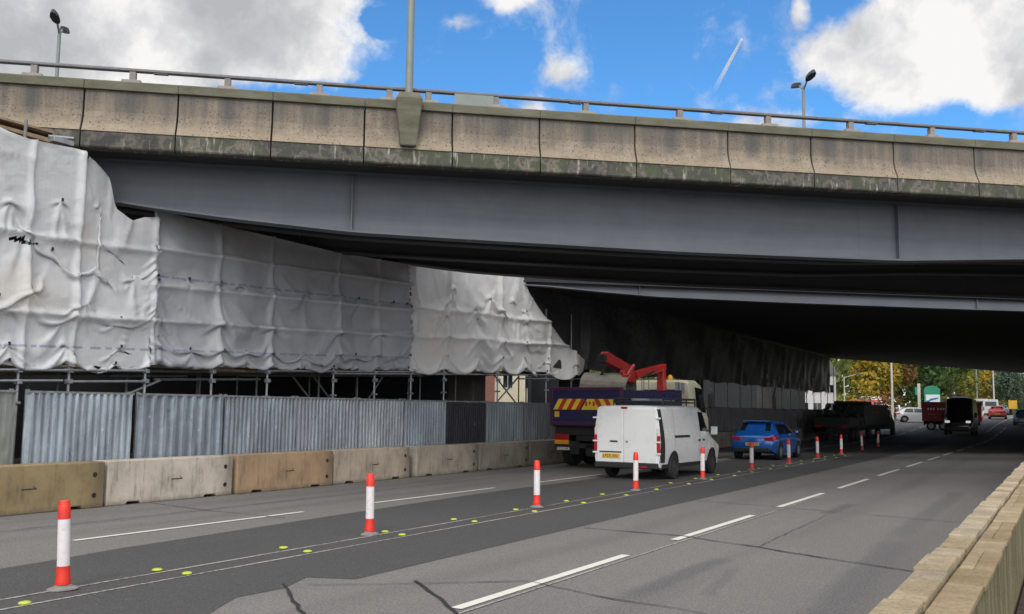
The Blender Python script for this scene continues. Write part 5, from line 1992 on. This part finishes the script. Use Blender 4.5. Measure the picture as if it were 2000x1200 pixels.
for i in range(7):
    b = MB()
    x, y = -8.0 - .25 * i, 112 + i * 4.2
    b.box(-.08, .08, -.9, .9, .0, .28, taper=.03)
    b.box(-.05, .05, -.85, .85, .28, .62, mi=1)
    o = b.build('water_barrier', [M['post_red'], M['white_plate']], bevel=.03)
    o.location = (x, y, gz(y))
    o.rotation_euler = (0, 0, R(4))
    tag(o, 'small red and white plastic barrier in the line along the distant queue', 'barrier', 'plastic barriers by the distant queue')

# ================================================================== BEYOND: verge, trees, signs, buildings
g = MB()
strip(g, -40, -15.6, 100, 135, 0.06, st=6)
tag(g.build('verge', M['grass']), kind='structure')


def leaf_mat(name, cols):
    m, t = new_mat(name)
    co = world_co(t)
    n1 = t.noise(co, 0.55, 4, 0.6)
    n2 = t.noise(co, 2.4, 3, 0.6)
    c = t.ramp(t.m('ADD', t.m('MULTIPLY', n1, .65), t.m('MULTIPLY', n2, .35)), [(0.30 + .4 * i / (len(cols) - 1), c) for i, c in enumerate(cols)])
    t.put(t.p.inputs['Base Color'], c)
    t.p.inputs['Roughness'].default_value = 0.7
    t.p.inputs['Specular IOR Level'].default_value = 0.25
    tr = t.n('ShaderNodeBsdfTranslucent')
    t.put(tr.inputs['Color'], c)
    mx = t.n('ShaderNodeMixShader')
    mx.inputs[0].default_value = 0.35
    t.nt.links.new(t.p.outputs[0], mx.inputs[1])
    t.nt.links.new(tr.outputs[0], mx.inputs[2])
    t.nt.links.new(mx.outputs[0], t.out.inputs[0])
    return m


LM = {
    'gold': leaf_mat('golden leaves', [(0.037, 0.065, 0.017), (0.171, 0.168, 0.029), (0.441, 0.310, 0.037), (0.563, 0.258, 0.029)]),
    'olive': leaf_mat('olive leaves', [(0.024, 0.052, 0.017), (0.073, 0.110, 0.029), (0.208, 0.220, 0.043), (0.392, 0.323, 0.058)]),
    'rust': leaf_mat('rust brown leaves', [(0.037, 0.039, 0.017), (0.110, 0.078, 0.029), (0.294, 0.142, 0.043), (0.490, 0.194, 0.058)]),
    'green': leaf_mat('green leaves', [(0.014, 0.046, 0.017), (0.037, 0.090, 0.029), (0.086, 0.149, 0.043), (0.171, 0.220, 0.058)]),
    'greygreen': leaf_mat('grey green leaves', [(0.037, 0.065, 0.043), (0.073, 0.110, 0.072), (0.122, 0.168, 0.109), (0.184, 0.220, 0.130)]),
}
M['bark'] = sm('bark', (0.09, 0.075, 0.055), 0.95, 0, 0.4, 6, 0.6)


def tree(x, y, h, rad, leaf, label, seed, low=0.12, nl=3200, ls=0.30):
    rd = random.Random(seed)
    z0 = gz(y)
    r = thing('tree', label, 'tree', (x, y, z0 - .1), rd.uniform(0, 6), 'autumn trees beyond the bridge')
    b = MB()
    pts = [Vector((0, 0, 0)), Vector((.1, .05, h * .25)), Vector((-.05, .1, h * .5)), Vector((.1, 0, h * .85))]
    rr = [h * .022, h * .017, h * .011, h * .003]
    for i in range(3):
        b.tube(pts[i], pts[i + 1], rr[i], rr[i + 1], 8)
    lobes = []
    for k in range(15):
        a = rd.uniform(0, 6.28)
        zz = h * rd.uniform(low + .1, .95)
        q = 1 - abs((zz / h - .5) / .55) ** 2
        d = rad * max(.15, q) * rd.uniform(.35, .85)
        c = Vector((d * math.cos(a), d * math.sin(a), zz))
        lobes.append((c, rad * rd.uniform(.28, .46)))
        s = Vector((0, 0, min(zz * .75, h * .7)))
        b.tube(s, c, h * .007, h * .002, 5)
    b.build('trunk', M['bark'], r, smooth=True)
    vs, fs = [], []
    for k in range(nl):
        c, rad_ = rd.choice(lobes)
        u = Vector((rd.gauss(0, 1), rd.gauss(0, 1), rd.gauss(0, 1))).normalized()
        p = c + u * rad_ * rd.uniform(.45, 1.08) ** .7
        p.z = max(p.z, h * low * rd.uniform(.8, 1.6))
        n = (u + Vector((rd.gauss(0, .6), rd.gauss(0, .6), rd.gauss(.2, .6)))).normalized()
        a = n.orthogonal().normalized()
        a.rotate(Matrix.Rotation(rd.uniform(0, 6.28), 3, n))
        bb = n.cross(a)
        s = ls * rd.uniform(.55, 1.3)
        o_ = len(vs)
        vs += [p - a * s, p + bb * s * .55 + a * s * .1, p + a * s, p - bb * s * .55 + a * s * .1]
        fs.append((o_, o_ + 1, o_ + 2, o_ + 3))
    m_ = MB()
    m_.add(vs, fs)
    m_.build('crown', leaf, r)
    return r


tree(-24.6, 146, 12.8, 4.4, LM['olive'], 'olive and yellow tree farthest left in the row, next to the white timber building', 1)
tree(-21.4, 134, 10.0, 3.6, LM['gold'], 'golden tree just left of the pale lamp column', 2, .05)
tree(-22.0, 152, 13.5, 4.6, LM['olive'], 'tall olive tree behind the golden one left of the pale lamp column', 3)
tree(-20.6, 140, 13.0, 4.6, LM['rust'], 'brown leaved tree just right of the pale lamp column', 4)
tree(-17.4, 146, 13.0, 4.8, LM['green'], 'dark green tree behind the round topped green sign', 5)
tree(-14.4, 150, 11.5, 4.2, LM['olive'], 'yellow green tree above the dark oncoming van', 6)
tree(-17.9, 118, 2.8, 1.8, LM['rust'], 'low russet bush on the verge left of the green sign', 7, .03, 1100, .16)
tree(-21.8, 122, 4.0, 2.4, LM['gold'], 'low golden bush behind the pink and white vans', 8, .03, 1300, .18)
tree(-13.5, 205, 8.6, 4.2, LM['gold'], 'small golden tree far away by the lamp columns at the right', 9)
tree(-8.3, 190, 8.6, 4.2, LM['greygreen'], 'grey green tree at the right edge above the slate blue car', 10)
tree(-16.5, 212, 7.0, 3.6, LM['rust'], 'distant brownish tree below the strip of white sky', 11)
tree(-3.0, 205, 10.5, 4.8, LM['green'], 'dark green tree outside the right edge beyond the bridge', 12)
tree(-43.0, 172, 13, 5.0, LM['green'], 'dark green tree behind the white timber building', 13)
tree(-11.2, 225, 7.5, 4.0, LM['greygreen'], 'distant grey green tree behind the queue of vans', 14)
tree(-44.5, 132, 12, 5.0, LM['olive'], 'olive tree left of the white timber building, seen through the scaffold', 15, nl=2000, ls=.4)
b = MB()
vs, fs = [], []
rd = random.Random(5)
for k in range(14000):
    x = rd.uniform(-170, 90)
    y = 232 + rd.uniform(-8, 25) + abs(x) * .05
    hh = 9 + (4.0 if x < -14 else 0) + 2.0 * math.sin(x * .11) + 1.5 * math.sin(x * .37)
    p = Vector((x, y, 1.7 + rd.uniform(0, 1) ** .7 * hh))
    n = Vector((rd.gauss(0, 1), -1 + rd.gauss(0, .6), rd.gauss(.3, .6))).normalized()
    a = n.orthogonal().normalized()
    bb = n.cross(a)
    s = rd.uniform(.6, 1.5)
    o_ = len(vs)
    vs += [p - a * s, p + bb * s * .6, p + a * s, p - bb * s * .6]
    fs.append((o_, o_ + 1, o_ + 2, o_ + 3))
b.add(vs, fs)
tag(b.build('distant_wood', LM['olive']), 'distant belt of woodland closing the view beyond the queue', 'wood', kind='stuff')

# columns and signs
M['pale_pole'] = sm('pale lamp column', (0.48, 0.46, 0.40), 0.6, 0, 0.1, 3)
M['sign_green'] = sm('green sign board', (0.02, 0.22, 0.14), 0.5, 0, 0.1, 2)
M['sign_white'] = sm('white sign panel', (0.6, 0.68, 0.72), 0.5, 0, 0.05, 2)
M['sign_blue'] = sm('blue sign mark', (0.02, 0.16, 0.32), 0.5, 0, 0.1, 2)


def pole(x, y, h, r, mat, label):
    q = thing('lamp_column', label, 'street lamp', (x, y, gz(y)), 0, 'lamp columns beyond the bridge')
    b = MB()
    b.tube((0, 0, 0), (0, 0, 1.4), r * 1.25, r * 1.2, 10)
    b.tube((0, 0, 1.4), (0, 0, h), r, r * .6, 10)
    b.build('column', M[mat], q, smooth=True)
    b = MB()
    b.tube((0, 0, h - .1), (1.3, 0, h + .25), r * .5, r * .4, 6)
    b.build('arm', M[mat], q)
    b = MB()
    b.box(1.2, 1.9, -.14, .14, h + .18, h + .32, taper=.04)
    b.build('lantern', M['lamp_head'], q, bevel=.03)


pole(-16.6, 112, 10, .13, 'pale_pole', 'pale lamp column standing in front of the golden tree')
pole(-13.2, 178, 9, .14, 'lamp_pole', 'grey lamp column below the strip of sky, left of its pale neighbour')
pole(-10.7, 178, 8.4, .13, 'pale_pole', 'pale distant lamp column just left of the grey green tree')
pole(-21.0, 109, 4.6, .08, 'pale_pole', 'thin pale post among the golden bushes')
s = thing('roadside_sign', 'round topped green roadside sign with white and blue panel in front of dark trees', 'sign', (-13.3, 118, gz(118)), R(22))
b = MB()
prof = [(-.85, 1.4), (.85, 1.4), (.85, 3.1)] + [(.85 * math.cos(a), 3.1 + .55 * math.sin(a)) for a in [math.pi * k / 10 for k in range(1, 10)]] + [(-.85, 3.1)]
b.prism(prof, -.08, .08, 'y')
b.build('board', M['sign_green'], s, bevel=.02)
b = MB()
b.box(-.7, .8, -.10, -.085, 1.75, 2.65)
b.build('panel', M['sign_white'], s)
b = MB()
b.prism([(-.6, 1.85), (.6, 2.2), (.65, 2.35), (-.2, 2.2)], -.115, -.102, 'y')
b.box(-.68, -.3, -.115, -.102, 1.8, 2.0)
b.build('mark', M['sign_blue'], s)
b = MB()
b.box(-.6, -.5, -.05, .05, 0, 1.4)
b.box(.5, .6, -.05, .05, 0, 1.4)
b.build('legs', M['galv_dull'], s)
s = thing('totem_sign', 'slim pale sign post left of the round topped green sign', 'sign', (-14.9, 120, gz(120)), R(10))
b = MB()
b.box(-.16, .16, -.05, .05, 0, 3.9)
b.build('post', M['pale_pole'], s, bevel=.02)
b = MB()
b.box(-.42, -.17, -.04, .04, 2.6, 3.5)
b.build('flag_panel', M['sign_green'], s)
s = thing('advert_board', 'small yellow board above the slate blue car at the right edge', 'sign', (-5.75, 128, gz(128)), R(5))
b = MB()
b.box(-.45, .45, -.04, .04, 1.0, 2.0)
b.build('board', M['yellow_plate'], s)
b = MB()
b.tube((0, .02, 0), (0, .02, 1.0), .05)
b.build('leg', M['galv_dull'], s)
p = thing('bollard', 'dark slim post on the verge left of the maroon box lorry', 'bollard', (-14.9, 107.5, gz(107)))
b = MB()
b.lathe([(.14, 0), (.12, .1), (.11, 1.15), (.14, 1.2), (.14, 1.45), (.05, 1.55), (.001, 1.56)], 10)
b.build('post', M['black'], p)

# buildings glimpsed on the left
M['render_cream'] = sm('cream render', (0.55, 0.50, 0.36), 0.9, 0, 0.08, .6)
M['render_white'] = sm('white boarding', (0.62, 0.62, 0.62), 0.8, 0, 0.08, .6)
M['brick'] = sm('red brown brick', (0.20, 0.095, 0.07), 0.9, 0, 0.25, 5)
M['roof_tile'] = sm('grey roof tile', (0.08, 0.075, 0.075), 0.85, 0, 0.25, 4)
M['win_frame'] = sm('white window frame', (0.6, 0.6, 0.6), 0.5, 0, 0.05, 2)


def house(label, loc, rz, w, d, h, mat, rh=2.2, nw=3, floors=2, brick_part=False):
    r = thing('house', label, 'house', loc, rz)
    b = MB()
    b.box(0, w, 0, d, 0, h)
    wl = b.build('wall', M[mat], r)
    if brick_part:
        b = MB()
        b.box(-6, -.003, 0.2, d - .2, 0, h - .4)
        b.build('brick_wing', M['brick'], r)
    b = MB()
    b.prism([(-.3, h + .003), (d + .3, h + .003), (d / 2, h + rh)], -.3, w + .3, 'x')
    b.build('roof', M['roof_tile'], r)
    for fl in range(floors):
        for i in range(nw):
            x = w * (i + .5) / nw
            z = 1.0 + fl * 2.7
            b = MB()
            b.box(x - .65, x + .65, -.05, .03, z, z + 1.3)
            wf = b.build('window', M['win_frame'], r)
            b = MB()
            b.box(x - .57, x - .03, -.06, -.052, z + .08, z + 1.22)
            b.box(x + .03, x + .57, -.06, -.052, z + .08, z + 1.22)
            b.build('pane', M['glass'], wf)
    return r


house('cream house with brick wing glimpsed through the scaffold braces left of the tipper lorry', (-46.5, 78.5, 0), R(70), 11, 8, 5.6, 'render_cream', 2.2, 4, 2, True)
house('white boarded building behind the torn dark sheeting, left of the autumn trees', (-36.8, 146.5, 1.0), R(28), 7.6, 8, 6.4, 'render_white', 2.6, 4, 2)

# contrail: a long thin streak of ice cloud, high and far off
m, t = new_mat('contrail vapour')
t.p.inputs['Base Color'].default_value = (0.9, 0.9, 0.9, 1)
t.p.inputs['Roughness'].default_value = 1.0
x, y, z = t.xyz(obj_co(t))
tp = t.n('ShaderNodeBsdfTransparent')
mx = t.n('ShaderNodeMixShader')
t.put(mx.inputs[0], t.m('MULTIPLY', t.step(z, 0.0, 1.0), 0.85))
t.nt.links.new(tp.outputs[0], mx.inputs[1])
tl = t.n('ShaderNodeBsdfTranslucent')
tl.inputs['Color'].default_value = (0.95, 0.95, 0.95, 1)
m2 = t.n('ShaderNodeMixShader')
m2.inputs[0].default_value = 0.5
t.nt.links.new(t.p.outputs[0], m2.inputs[1])
t.nt.links.new(tl.outputs[0], m2.inputs[2])
t.nt.links.new(m2.outputs[0], mx.inputs[2])
t.nt.links.new(mx.outputs[0], t.out.inputs[0])
d0 = Vector((math.sin(-.315) * math.cos(.313), math.cos(-.315) * math.cos(.313), math.sin(.313)))
d1 = Vector((math.sin(-.283) * math.cos(.366), math.cos(-.283) * math.cos(.366), math.sin(.366)))
p0, p1 = d0 * 1900 + Vector((0, 0, 1.8)), d1 * 1700 + Vector((0, 0, 1.8))
ct = MB()
ax = (p1 - p0)
L = ax.length
q = ax.to_track_quat('Z', 'Y')
ct.tube((0, 0, 0), (0, 0, .5), 4.6 / L, 3.4 / L, 10, caps=False)
ct.tube((0, 0, .5), (0, 0, 1.0), 3.4 / L, 1.6 / L, 10, caps=False)
o = ct.build('contrail', m, smooth=True)
o.location = p0
o.rotation_euler = q.to_euler()
o.scale = (L, L, L)
tag(o, 'short white contrail slanting across the blue sky', 'contrail')
